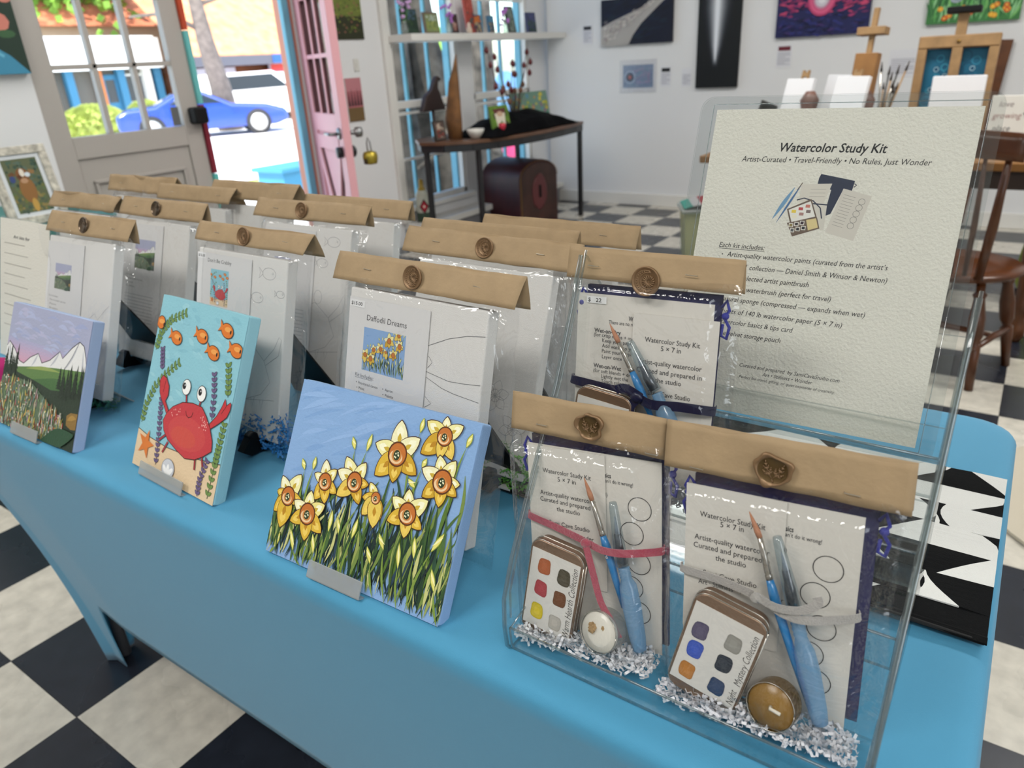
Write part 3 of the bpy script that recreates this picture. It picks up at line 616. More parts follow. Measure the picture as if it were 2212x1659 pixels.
def crab_art(A, simple=False):
    W, H = 201, 242
    A.rect(0, 0, W, H, '#8cc3d0'); rnd = random.Random(5)
    if not simple:
        for _ in range(70):
            u = rnd.uniform(2, W-32); v = rnd.uniform(60, H-6); A.leaf(u, v, u+rnd.uniform(10, 30), v+rnd.uniform(-8, 5), rnd.uniform(4, 9), rnd.choice(['#93c8d4', '#84bccb', '#9accd6', '#8ac0ce']), 0)
    A.poly([(0,0),(W,0),(W,53),(157.9,47.5),(118.7,44.7),(77.6,43.0),(32.9,46.0),(0,51.5)], '#e2c7a2'); A.line([(0,51.5),(32.9,46.0),(77.6,43.0),(118.7,44.7),(157.9,47.5),(W,53)], 1.2, '#5a5040')
    for pts, n in (([(64.8,225.4),(31.8,211.0),(12.4,191.3),(6.4,164.2)], 13), ([(70.4,158.8),(44.3,138.5),(21.8,115.0),(8.7,88.2),(4.8,60.8)], 15), ([(178.3,177.7),(185.3,156.6),(190,137.0)], 6), ([(193.4,104.7),(191.4,71.9),(190,46.2),(187.5,5.5)], 13)):
        weed(A, pts, '#6f8c4a', '#3a5230', n if not simple else n//2)
    for pts, n in (([(23.6,169.7),(32.5,140.8)], 6), ([(43.6,103.2),(48.8,76.3),(55.5,45.1),(59.8,14.5)], 13), ([(153.0,160.7),(161.2,134.0),(166.2,102.4)], 8), ([(173.8,51.9),(165.5,25.3),(166.0,2.1)], 8)):
        weed(A, pts, '#6b5b80', '#42384e', n if not simple else n//2, 5.5)
    for (u, v), (tu, tv) in zip([(9.0,203.3),(53.1,189.0),(111.6,201.0),(163.4,217.0),(143.1,184.6),(190.4,196.3)], [(0.5,206.5),(30.2,193.2),(94.6,204.2),(141.9,222.1),(125.6,188.4),(174.5,197.8)]):
        dx, dy = u-tu, v-tv; l = math.hypot(dx, dy) or 1; ex, ey = dx/l, dy/l
        for o_, cc in ((1.0, '#4a2a18'), (0, '#d9772a')):
            A.poly([(u-ex*6, v-ey*6), (u-ex*20-ey*(8+o_), v-ey*20+ex*(8+o_)), (u-ex*(16-o_), v-ey*(16-o_)), (u-ex*19+ey*(7+o_), v-ey*19-ex*(7+o_))] if u > 20 else [(0, v-6), (u-4, v), (0, v+7)], cc)
            A.ell(u, v, min(13, u)+o_ if u > 20 else 9+o_, 8.6+o_, cc, rot=math.atan2(ey, ex) if u > 20 else 0)
        A.ell(u+ex*1, v+ey*1+2, 7, 3.2, '#eaa050'); A.ell(u+ex*8, v+ey*8+1, 1.7, 2.6, '#2a1c14')
    S = lambda pts, c: (A.poly(pts, c), A.line(pts+[pts[0]], 1.0, '#3a1a18'))
    for a, b in (((72.0,59.8),(57.8,48.8)),((79.3,51.3),(70.4,34.4)),((147.2,46.5),(150.0,32.2)),((160.8,52.5),(166.3,40.9))): A.line([a, b], 3.6, '#3a1a18'); A.line([a, b], 2.5, '#a8363e')
    S([(37.3,111.2),(33.1,126.8),(39.1,134.6),(48.6,132.4),(57.6,122.7),(59.4,110.3),(54.9,102.3),(70.4,88.2),(66.6,83.1),(52.8,96.0),(43.6,103.2)], '#c2383c')
    A.line([(48, 131), (46, 112)], 1.0, '#5a1c1c')
    S([(163.7,96.3),(175.3,109.0),(182.3,121.5),(187.1,134.4),(191.7,126.2),(198.8,132.1),(201.0,130.3),(201.0,122.8),(196.8,112.7),(184.8,102.6),(166.9,90.1)], '#c2383c')
    A.line([(192, 126), (184, 114)], 1.0, '#5a1c1c')
    for a, b in (((101.4,121.9),(104.8,110.0)),((136.1,120.7),(134.2,110.6))): A.line([a, b], 3.4, '#3a1a18'); A.line([a, b], 2.2, '#b0343a')
    S([(96.7,109.5),(119.6,113.6),(141.5,113.1),(154.2,103.9),(166.8,91.6),(176.7,76.7),(179.0,64.2),(163.6,53.5),(147.1,44.9),(124.6,40.5),(102.2,45.8),(78.5,53.4),(64.2,63.7),(58.4,76.3),(64.2,88.1),(75.3,98.8)], '#c23c42')
    if not simple:
        A.ell(118, 72, 44, 22, '#c94848'); A.ell(112, 66, 30, 13, '#cb4f44')
        for _ in range(34):
            d = rnd.choice((-1, 1)); A.ell((82 if d < 0 else 150)+rnd.gauss(0, 6), (94 if d < 0 else 94)+rnd.gauss(0, 5), .8, .9, '#f0b8b0', 8)
    A.line([(107.5,100.5),(110.1,95.3),(116.4,93.0),(122.4,96.2),(124.3,102.6)], 1.1, '#3a1414')
    for u, v, pu, pv in ((98.5,130.3,93.5,131.1),(134.8,129.3,131.4,130.8)): A.ell(u, v, 10.3, 10.9, '#2a1a1a'); A.ell(u, v, 9.4, 10.0, '#f4f4f0'); A.ell(pu, pv, 4.0, 4.6, '#151515'); A.ell(pu+1.2, pv+1.4, 1.0, 1.2, '#ffffff', 8)
    A.ell(91.2, 17.5, 15.5, 13.5, '#8f9098'); A.ell(91.2, 17.5, 14.5, 12.5, '#c9ccd2')
    for a in (-.8, 0, .8): A.ell(91+9*math.sin(a), 15+4*math.cos(a)-3, 3.4, 7.5, '#f3f3f2', rot=-a)
    A.poly([(26.9+(21 if k % 2 == 0 else 8.5)*math.sin(k*PI/5+.2), 35.2+(21 if k % 2 == 0 else 8.5)*math.cos(k*PI/5+.2)) for k in range(10)], '#d97a34')
def mountain_art(A, simple=False):
    W, H = 235, 195; rnd = random.Random(9)
    A.rect(0, 0, W, H, '#a4a8c2')
    for k in range(8): A.rect(0, 88, W, 140-k*5, ['#aaa8c6','#b1a7c4','#b8a6c2','#bfa5bf','#c5a4bc','#caa2b9','#cf9fb6','#d19cb4'][k])
    if not simple:
        for _ in range(60):
            u = rnd.uniform(0, W-42); v = rnd.uniform(135, H-6); A.leaf(u, v, u+rnd.uniform(14, 40), v+rnd.uniform(-4, 5), rnd.uniform(3, 8), rnd.choice(['#a8aecb', '#b2b3cd', '#9da6c8', '#adb5d2']), .1)
    M = [(0,124.2),(6.9,132.4),(26.0,122.6),(45.3,106.2),(59.7,104.4),(77.7,117.1),(99.1,126.1),(113.6,113.5),(134.7,121.1),(159.9,138.6),(170.0,129.7),(191.3,148.8),(209.4,160.7),(222.6,156.3),(232.1,140.0),(235,132)]
    A.poly(M+[(235,70),(0,70)], '#e2e2e0'); A.line(M, 1.5, '#3c3840')
    for (a, b) in (((209.4,160.7),(178,112)),((6.9,132.4),(16,96)),((99.1,126.1),(84,104)),((159.9,138.6),(138,112)),((222,150),(226,100))): A.leaf(a[0], a[1], b[0], b[1], 4, '#b9bcc2', .05)
    A.line([(209.4,160.7),(195,135),(180,116)], 1.1, '#55525a')
    A.poly([(0,92),(41,96),(108,107),(157.9,112.8),(235,120),(235,60),(0,60)], '#5f7f48'); A.poly([(70,80),(150,96),(235,104),(235,60),(70,60)], '#476a3e')
    A.leaf(70, 98, 170, 108, 6, '#93a35c', .03)
    A.poly([(0,90),(46,88),(98,84),(150,78),(200,84),(235,88),(235,0),(0,0)], '#2c3a2c')
    for _ in range(26 if not simple else 8):
        u = rnd.choice([rnd.uniform(0, 46), rnd.uniform(170, 235)]); b = rnd.uniform(70, 88); h = rnd.uniform(18, 44)
        for k in range(6): A.poly([(u-7*(1-k/7), b+h*k/6), (u+7*(1-k/7), b+h*k/6), (u, b+h*(k+1.6)/6)], '#263226')
    A.poly([(0,74),(46,80),(98,78),(150,58),(190,30),(205,0),(0,0)], '#5c6f56'); A.poly([(206,50),(216,56),(235,58),(235,34),(222,32),(208,36)], '#8a6c38'); A.leaf(210, 44, 232, 50, 8, '#a88442', .1)
    cols = ['#cfc9a0', '#9fb8a8', '#7f9a6a', '#b85a48', '#8a2a2c', '#e2dcc4', '#d9c860', '#c8a0b0', '#6f8a88', '#e8e6dc', '#3f5a44', '#c99a58', '#a8b48a']
    for _ in range(90 if simple else 640):
        u = rnd.uniform(0, 198); v = rnd.uniform(-4, 76-max(0, u-90)*.32)
        if rnd.random() < .6: A.leaf(u, max(0, v-6), u+rnd.gauss(0, 2.5), v+rnd.uniform(4, 12), rnd.uniform(1, 2.4), rnd.choice(cols+['#56705a', '#87a07a']))
        else: A.ell(u, max(2, v+3), rnd.uniform(.9, 2.2), rnd.uniform(.9, 2.2), rnd.choice(cols), 7)
    A.leaf(150, 0, 235, 26, 30, '#2f5038', 0)
m_canvas = mat('primed_canvas', '#dddbd7', .8, bump=.35, bscale=900)
def painted_canvas(label, loc, yw, lean, wd, ht, art, edge, name='painted_canvas'):
    MW = frame(loc, yw, lean); t = thing(name, label, 'painting', MW)
    G().box(0, wd, 0, .018, 0, ht).build('canvas', mat('edge_'+edge[1:], edge, .75, bump=.3, bscale=700), t, bevel=.0025)
    A = Art(.0003, 3e-6, .001, clip=(.2, wd*1000-.2, .2, ht*1000-.2)); art(A); A.build('painted_face', m_paint, t)
    return t, MW
def clear_stand(label, MW, u0, u1):
    t = thing('display_stand', label, 'display stand', MW)
    m = clear_mat('frosted_plastic', '#e4e8e8', .12, .8, .25, haze=.35, hcol='#c9cccc')
    G().box(u0, u1, -.010, -.008, -.004, .014).build('front_lip', m, t, bevel=.0006); G().box(u0, u1, -.0095, .024, -.005, -.003).build('ledge', m, t, bevel=.0006)
    G().box(u0, u1, .0215, .0235, -.004, .12).build('back_rest', m, t, bevel=.0006); return t
T, M_d = painted_canvas('square canvas of yellow daffodils on pale blue, propped at the front of the table', (.825, .013, TZ+.003), .024, .507, .247, .198, daffodils, '#88a9d2')
clear_stand('frosted plastic stand holding the daffodil canvas', M_d, .077, .153)
T, M_c = painted_canvas('tall canvas of a smiling red crab with orange fish and seaweed', (.490, .048, TZ+.003), -.051, .446, .2015, .242, crab_art, '#8fc0cc')
clear_stand('frosted plastic stand holding the red crab canvas', M_c, .036, .143)
T, M_m = painted_canvas('canvas of white mountains over a flower meadow under a lilac sky', (.146, .013, TZ+.003), .023, .441, .235, .196, mountain_art, '#a0b2d2')
clear_stand('frosted plastic stand holding the mountain meadow canvas', M_m, .070, .150)
def stand_leg(MW, x0, x1, ln, lean, label):  # rear prop of the plastic stands
    o = G().add([(x0, .0235, .10), (x1, .0235, .10), (x1+.008, .0235+ln*.62, -ln*.42), (x0-.008, .0235+ln*.62, -ln*.42)], [(0, 1, 2, 3)]) or None
for st, MW, (a, b), ln in ((None, M_d, (.09, .14), .10), (None, M_c, (.06, .12), .11), (None, M_m, (.09, .13), .10)):
    par = [o for o in C.objects if o.name.startswith('display_stand') and (o.matrix_world.translation-MW.translation).length < 1e-4][0]
    th = math.asin(max(-1, min(1, MW[2][2]))); g = G()
    P0 = Vector((a, .0235, .11)); inv = MW.inverted(); top = MW @ Vector(((a+b)/2, .0235, .11)); foot = Vector((top.x, top.y+.085, TZ+.002)); f = inv @ foot
    g.add([(a+.012, .0235, .11), (b-.012, .0235, .11), (b+.012, f.y, f.z), (a-.012, f.y, f.z)], [(0, 1, 2, 3)])
    g.build('rear_leg', clear_mat('frosted_plastic'), par, solid=.002)

# ---------------------------------------------------------------- kit packaging
m_kraft = mat('kraft_paper', '#a08867', .75, bump=.25, bscale=160, var=.06, vscale=60)
m_film = clear_mat('cellophane', '#fdfdfd', .075, .8, .07, bump=.8, bscale=22, bdist=.008)
m_bronze = mat('bronze_wax', '#84684a', .42, metal=.5, spec=.6)
m_bronze2 = mat('dark_bronze_wax', '#5f4a2a', .38, metal=.5)
m_paper = mat('white_paper', '#d6d5d4', .8)
m_staple = mat('staple_wire', '#b9b4a8', .3, metal=.8)
from mathutils import noise
def film(par, u0, u1, v0, v1, yf, yb, ym, seed, soft=.028, wr=.0036, nu=44, nv=48, sv=.03):
    def sm(t): t = min(1, max(0, t)); return t*t*(3-2*t)
    def front(a, b):
        u = u0+(u1-u0)*a; v = v0+(v1-v0)*b; k = sm((u-u0)/soft)*sm((u1-u)/soft)*sm((v1-v)/sv)*sm((v-v0)/.012)
        w = wr*(noise.noise(Vector((u*24+seed, v*7, seed)))+.7*noise.noise(Vector((u*11-v*22, v*11+seed*3, seed+9))))*(.25+.75*sm((b-.55)/.45)+.9*(1-k))
        return (u+(1-k)*.004*noise.noise(Vector((v*30, seed, a))), ym+(yf-ym)*k-abs(w)*k-w*(1-k)*1.5, v)
    def back(a, b):
        u = u0+(u1-u0)*a; v = v0+(v1-v0)*b; k = sm((u-u0)/soft)*sm((u1-u)/soft)*sm((v1-v)/sv)*sm((v-v0)/.012)
        return (u, ym+(yb-ym)*k+.0002, v)
    g = G(); g.grid(front, nu, nv); g.grid(back, 10, 10)
    return g.build('clear_film', m_film, par, smooth=True)
def header(par, u0, u1, vb, vt, y0, y1, seed, tilt=0., curl=0., wav=.0022):
    ym = (y0+y1)/2
    def side(sg):
        yb = y0 if sg < 0 else y1
        def fn(a, b):
            t = b; y = yb+(ym-yb)*(t**1.3)+(0 if b < .97 else 0); v = vb+(vt-vb)*b
            w = wav*noise.noise(Vector((a*5+seed, b*1.2, seed+sg))); e = max(0, (a-.80)/.20)**2
            k = curl*e*(1-b)
            return (u0+(u1-u0)*a-k*.006, y+w+k*(-.006 if sg < 0 else .016), v+tilt*(a-.5)+wav*.5*noise.noise(Vector((a*7, seed, 0))))
        return fn
    g = G(); g.grid(side(-1), 30, 6); g.grid(side(1), 30, 6)
    return g.build('header_card', m_kraft, par, smooth=True, solid=.0005)
def staple(par, u, v, y, w=.011):
    G().tube([(u-w/2, y+.001, v), (u-w/2, y-.0006, v), (u+w/2, y-.0006, v-.0006), (u+w/2, y+.001, v-.0006)], .00035, 6).build('staple', m_staple, par)
def round_seal(par, u, v, y, r, seed=1, detail=True, mm=None):
    mm = mm or m_bronze
    s = G().lathe([(r*.99, 0), (r, .0012), (r*.985, .0022), (r*.94, .0027), (r*.87, .0022), (r*.84, .0016), (.0001, .0016)][::1], 40, (0, 0, 0), 'y')
    s.v = [(x+u, y-h, z+v) for x, h, z in s.v]
    o = s.build('wax_seal', mm, par, smooth=True)
    g = G(); rnd = random.Random(seed); yy = y-.0017
    arc = lambda R, cx, cz, a0, a1, n=18: [(u+cx+R*math.cos(a0+(a1-a0)*i/n), yy, v+cz+R*math.sin(a0+(a1-a0)*i/n)) for i in range(n+1)]
    g.tube(arc(r*.72, 0, 0, .35*PI, 1.72*PI), r*.045, 6); g.tube(arc(r*.55, r*.17, r*.05, .38*PI, 1.68*PI), r*.045, 6)
    for k in range(16 if detail else 6):
        a = 2*PI*k/16; c = (u+r*.2, v); g.tube([(c[0]+r*.1*math.cos(a), yy, c[1]+r*.1*math.sin(a)), (c[0]+r*.36*math.cos(a), yy-.0003, c[1]+r*.36*math.sin(a)), (c[0]+r*.42*math.cos(a+.2), yy, c[1]+r*.42*math.sin(a+.2))], r*.05, 5)
    if detail:
        for k in range(15):
            a = .55*PI+k*.085*PI; R = r*.63; g.blob((u+R*math.cos(a), yy, v+R*math.sin(a)), r*.06, r*.05, r*.06, 0, 0, 8, 5)
        for k in range(9): a = rnd.random()*2*PI; R = r*rnd.uniform(.3, .68); g.blob((u+r*.1+R*math.cos(a)*.9, yy, v+R*math.sin(a)), r*.035, r*.04, r*.035, 0, 0, 6, 4)
    g.build('moon_and_flower_relief', mm, o, smooth=True); o['label'] = 'bronze wax seal with a moon and flower'; return o
def twig_seal(par, u, v, y, r, seed=1):
    rnd = random.Random(seed); ph = [rnd.uniform(0, 6) for _ in range(4)]
    def R(a): return r*(1+.09*math.sin(3*a+ph[0])+.06*math.sin(5*a+ph[1])+.03*math.sin(8*a+ph[2]))
    g = G(); prof = [(1.0, 0), (1.03, .0012), (1.0, .0026), (.93, .0033), (.84, .0028), (.79, .0018), (.76, .0013), (.001, .0012)]; n = 56; b = 0
    for k, h in prof:
        for i in range(n):
            a = 2*PI*i/n; rr = (R(a)*k if k > .8 else r*k) ; g.v.append((u+rr*math.cos(a), y-h, v+rr*math.sin(a)*.92))
    for j in range(len(prof)-1):
        g.mi = 1 if j >= 5 else 0
        for i in range(n): g.face((j*n+i, j*n+(i+1)%n, (j+1)*n+(i+1)%n, (j+1)*n+i))
    o = g.build('wax_seal', [m_bronze, m_bronze2], par, smooth=True)
    g = G(); yy = y-.0016
    def tw(p, a, L, d):
        q = (p[0]+L*math.cos(a), p[1]+L*math.sin(a)); g.tube([(p[0], yy, p[1]), (q[0], yy-.0002, q[1])], r*.028, 5)
        if d:
            for s in (-1, 1): tw((p[0]+(q[0]-p[0])*.55, p[1]+(q[1]-p[1])*.55), a+s*.6, L*.5, d-1)
            tw(q, a+.12*(1 if a < 1.5 else -1), L*.72, d-1)
    tw((u-.02*r, v-.5*r), 2.05, r*.42, 3); tw((u-.02*r, v-.5*r), .85, r*.42, 3); g.tube([(u-.02*r, yy, v-.5*r), (u+.05*r, yy, v-.68*r)], r*.03, 5)
    g.build('twig_relief', m_bronze, o, smooth=True); o['label'] = 'bronze wax seal with two twigs'; return o
def crinkle(label, MW, u0, u1, y0, y1, v0, v1, n, col, seed, group=None, s=.012, wd=.0022):
    rnd = random.Random(seed); g = G()
    for _ in range(n):
        a = rnd.random(); 
        p = Vector((rnd.uniform(u0, u1), rnd.uniform(y0, y1), v0+(v1-v0)*rnd.random()**1.3)); d = Vector((rnd.gauss(0, 1), rnd.gauss(0, .45), rnd.gauss(0, .7))).normalized(); q = d.orthogonal().normalized()
        q = (q*math.cos(a*6)+d.cross(q)*math.sin(a*6)); nn = d.cross(q); pts = []
        for k in range(6):
            c = p+d*(s*(k/5-.5))+nn*(.0014*(-1)**k); c.y = min(max(c.y, y0), y1); c.x = min(max(c.x, u0), u1); pts += [c-q*wd/2, c+q*wd/2]
        g.add(pts, [(2*k, 2*k+1, 2*k+3, 2*k+2) for k in range(5)])
    o = g.build('shredded_paper', mat('crinkle_'+col[1:], col, .6), solid=0); o.matrix_world = MW
    return tag(o, label, 'shredded paper', group, 'stuff')
def easel(label, MW, w_, seed=0):
    """small black plastic folding easel"""
    t = thing('plate_easel', label, 'easel', MW, None); inv = MW.inverted(); p = MW.translation; dz = p.z-TZ
    for u in (w_*.22, w_*.80):
        G().prism([(-.012, -.008), (.001, -.009), (.024, -.012), (.026, -.004), (.022, -.001), (-.002, -.001), (-.006, .010), (-.014, .012), (-.022, .006)], u-.006, u+.006, 'x').build('support_hook', m_black, t, bevel=.002)
        G().beam((u, .028, -.012), (w_*.5+(u-w_*.5)*.55, .028, .19), .014, .006).build('side_rail', m_black, t, bevel=.001)
        ft = inv @ Vector(((MW @ Vector((u, .0, 0))).x, (MW @ Vector((u, 0, 0))).y-.004, TZ+.004))
        G().prism([(ft.y-.030, ft.z+.002), (ft.y-.020, ft.z+.022), (ft.y+.004, ft.z+.014), (.026, -.010), (.030, -.022), (ft.y+.026, ft.z+.004), (ft.y-.004, ft.z), (ft.y-.016, ft.z-.004)], u-.007, u+.007, 'x').build('foot', m_black, t, bevel=.0015)
    G().box(w_*.24, w_*.78, .0255, .0305, .06, .074).build('crossbar', m_black, t)
    top = Vector((w_*.5, .034, .17)); tw_ = MW @ top; ft = inv @ Vector((tw_.x, tw_.y+.085, TZ+.002))
    g = G(); g.add([(w_*.36, .033, .18), (w_*.64, .033, .18), (w_*.84, ft.y, ft.z), (w_*.16, ft.y, ft.z), (w_*.36, .037, .18), (w_*.64, .037, .18), (w_*.84, ft.y+.004, ft.z), (w_*.16, ft.y+.004, ft.z)], [(0,1,2,3),(7,6,5,4),(0,4,5,1),(1,5,6,2),(2,6,7,3),(3,7,4,0)])
    g.build('rear_leg', m_black, t); return t
PEN = '#8f8f92'
def pencil_daf(A):
    for p in ([(126.1,206.6),(154,218.5),(178,225),(201.5,228.1)], [(126,179),(158.7,174.5),(180,176),(201,178.5)], [(127,172.9),(150,165.5),(166,162.9),(201,160.6)], [(128,137.7),(164.6,136.3),(201,139.7)], [(128,196),(134,190),(128,183)], [(128,152),(137,146),(128,140)]): A.line(p, .55, '#6a6a6c')
def pencil_daf2(A):
    rnd = random.Random(3)
    for cu, cv in ((146, 98), (178, 62), (120, 64), (96, 104), (60, 80), (150, 30)):
        for k in range(6):
            a = k*PI/3+.3; L = 21; e = [(cu+L*q*math.cos(a)-7*math.sin(PI*q)*math.sin(a)*s, cv+L*q*math.sin(a)+7*math.sin(PI*q)*math.cos(a)*s) for s, qs in ((1, [0,.25,.5,.75,1]), (-1, [.75,.5,.25,0])) for q in qs]; A.line(e, .5, PEN)
        A.ring(cu, cv, 7, 8, .5, PEN, 18); A.ring(cu, cv, 3, 3, .4, PEN, 12)
def pencil_fish(A, u, v, s=1., flip=1):
    A.line([(u+s*14*math.cos(t), v+s*8*math.sin(t)) for t in [2*PI*i/22 for i in range(23)]], .5, PEN); A.line([(u-s*13, v), (u-s*22, v+s*7), (u-s*19, v), (u-s*22, v-s*8), (u-s*13, v-1)], .5, PEN); A.ring(u+s*8, v+1, 1.3, 1.3, .4, PEN, 10)
def pencil_crab(A):
    for u, v, s in ((166, 232, 1.0), (143, 197, .9), (192, 207, .6), (110, 214, .9), (60, 196, .9)): pencil_fish(A, u, v, s)
    pts = [(92,122),(133.2,132.3),(165,111.6),(180.3,83.7),(161.6,63.1),(120.4,47.1),(90,52),(66,70),(62,90),(76,110),(92,122)]; A.line(pts, .55, PEN)
    A.line([(165,111.6),(185.3,131.7),(194.6,149.4),(200,146.4),(195.2,123.7),(169,106)], .55, PEN); A.line([(76,110),(58,124),(48,148),(56,152),(66,134),(80,116)], .55, PEN)
    for x in (140, 160): A.line([(x, 56), (x+3, 40), (x+8, 57)], .5, PEN)
    A.line([(20, 60), (70, 52), (130, 50), (191, 60)], .5, PEN); A.ring(104, 142, 9, 11, .5, PEN, 18); A.ring(138, 142, 9, 11, .5, PEN, 18)
def pencil_mtn(A):
    A.line([(0,124),(7,132),(26,122),(45,106),(60,104),(78,117),(99,126),(113,113),(135,121),(160,138),(170,129),(191,148),(201,155)], .5, PEN); A.line([(0, 80), (60, 92), (120, 88), (201, 96)], .5, PEN)
def kit(pose, w_, h_, pencil, lab_canvas, lab_bag, hu=(-.030, .030), hv=(.004, .037), seal=(.5, .5), seal_kind=True, seed=0, filmy=True, hd_kw={}, group=None, top=False):
    loc, yw, lean, rl = pose; MW = frame(loc, yw, lean, rl)
    c = thing('kit_canvas', lab_canvas, 'canvas', MW)
    G().box(0, w_, 0, .018, 0, h_).build('canvas', m_canvas, c, bevel=.0025)
    if pencil: A = Art(.00025, 2e-6, .001); pencil(A); A.build('pencil_drawing', m_print, c)
    b = thing('kit_bag', lab_bag, 'bag', MW, group)
    if filmy: film(b, hu[0]+.004, w_+hu[1]-.004, -.012, h_+hv[0]+.006, -.0045, .022, .008, seed*7.3+1, sv=.018, wr=.009 if seed in (5, 12, 13) else .0040)
    header(b, hu[0], w_+hu[1], h_+hv[0], h_+hv[1], -.002, .017, seed*3.1, **hd_kw)
    vm = h_+(hv[0]+hv[1])/2; W2 = w_+hu[1]-hu[0]
    if seal_kind: round_seal(b, hu[0]+W2*seal[0], vm-.001, -.0012, .0132, seed, seal_kind == True, None if seal_kind != 'silver' else mat('silvered_bronze', '#6a5a4a', .25, metal=.8))
    for f in (.2, .8): staple(b, hu[0]+W2*f, vm, .0012)
    return MW, b
P_DAF = ((.839, .113, .757), -.051, .275, .009)
M_k1, _ = kit(P_DAF, .203, .254, pencil_daf, 'white pencil-marked canvas behind the daffodil painting, in the front bag', 'clear bag of the daffodil kit with kraft header, directly behind the daffodil painting', (-.030, .035), (.006, .038), (.475, 0), True, 1, hd_kw=dict(curl=.35))
M_k2, _ = kit(((.811, .249, .757), .03, .33, -.02), .203, .254, pencil_daf2, 'white canvas with traced daffodils, second behind the daffodil painting', 'kit bag with moon seal on its header, behind the front daffodil kit', (-.030, .030), (.006, .040), (.5, 0), True, 2)
P_CR = ((.461, .168, .757), -.019, .291, 0)
M_k3, _ = kit(P_CR, .203, .254, pencil_crab, 'white canvas with traced fish, directly behind the crab painting', 'clear bag of the crab kit with curling kraft header, directly behind the crab painting', (-.010, .042), (.010, .038), (.46, 0), True, 3, hd_kw=dict(curl=.9))
M_k4, _ = kit(((.402, .335, .757), .02, .30, 0), .203, .254, pencil_crab, 'white canvas with traced fish and crab, behind the front crab kit', 'clear kit bag with round brown seal, between the crab kit and the doorway behind', (-.030, .030), (.008, .040), (.45, 0), True, 4)
P_MT = ((.083, .117, .757), .015, .355, 0)
M_k5, _ = kit(P_MT, .203, .254, pencil_mtn, 'plain white canvas in shiny film, directly behind the mountain painting', 'shiny clear bag with silvery seal on its header, directly behind the mountain painting', (-.012, .040), (.006, .042), (.48, 0), 'silver', 5)
M_k6, _ = kit(((.078, .262, .757), .0, .33, 0), .203, .254, None, 'white canvas showing a small mountain picture sheet, second behind the mountain painting', 'clear kit bag with dark silvery seal, second behind the mountain painting', (-.022, .036), (.006, .040), (.47, 0), 'silver', 6)
kit(((.745, .375, .738), .0, .24, 0), .203, .254, None, 'white canvas behind the second daffodil kit', 'kit bag whose plain kraft header just shows behind the moon-sealed daffodil kit', (-.024, .040), (.006, .038), (0, 0), None, 7)
kit(((.800, .475, .738), .0, .2, 0), .203, .245, None, 'white canvas at the very back of the table, nearest the rack', 'rearmost kit bag with long unsealed kraft header, left of the clear rack', (-.030, .030), (.004, .036), (0, 0), None, 8)
kit(((.375, .475, .738), .0, .24, 0), .203, .254, None, 'white canvas in the third row behind the crab painting', 'kit bag with unsealed kraft header right of the round brown sealed one', (-.030, .032), (.006, .038), (0, 0), None, 9)
kit(((.112, .475, .745), .0, .2, 0), .203, .254, None, 'white canvas in the back row in front of the open doorway', 'kit bag with unsealed kraft header standing against the bright doorway', (-.030, .030), (.010, .046), (0, 0), None, 10, hd_kw=dict(curl=1.2))
kit(((-.052, .455, .738), .0, .2, 0), .203, .254, None, 'white canvas half hidden behind the silver sealed mountain kit', 'kit bag with dark-ended kraft header right behind the dark silvery sealed bag', (-.030, .030), (.010, .042), (0, 0), None, 11, hd_kw=dict(curl=1.0))
kit(((-.268, .46, .745), .0, .22, 0), .203, .254, None, 'white canvas at the back left in front of the glazed door', 'kit bag with crumpled kraft header in front of the glazed door', (-.030, .034), (.010, .046), (0, 0), None, 12, hd_kw=dict(curl=1.0, wav=.006))
kit(((-.205, .30, .745), .0, .22, 0), .203, .254, None, 'leftmost white kit canvas, beside the cow picture', 'leftmost kit bag with unsealed kraft header, beside the cow picture', (-.030, .034), (.006, .038), (0, 0), None, 13, hd_kw=dict(curl=1.0, wav=.005))
for MW, lb in ((M_k1, 'black folding easel under the front daffodil kit'), (M_k2, 'black folding easel under the second daffodil kit'), (M_k3, 'black folding easel under the crab kit'), (M_k5, 'black folding easel under the mountain kit'), (M_k4, 'black folding easel under the second crab kit'), (M_k6, 'black folding easel under the second mountain kit')):
    easel(lb, MW, .203)
crinkle('green shredded paper at the foot of the daffodil kit bag', M_k2, .10, .225, -.004, .020, -.012, .045, 420, '#5fa838', 1, s=.016)
crinkle('blue shredded paper at the foot of the crab kit bag', M_k3, .05, .225, -.004, .022, -.012, .040, 600, '#2d7ec0', 2, s=.016)
crinkle('blue green shredded paper at the foot of the mountain kit bag', M_k5, .05, .215, -.002, .022, -.012, .004, 160, '#2f6f58', 3)
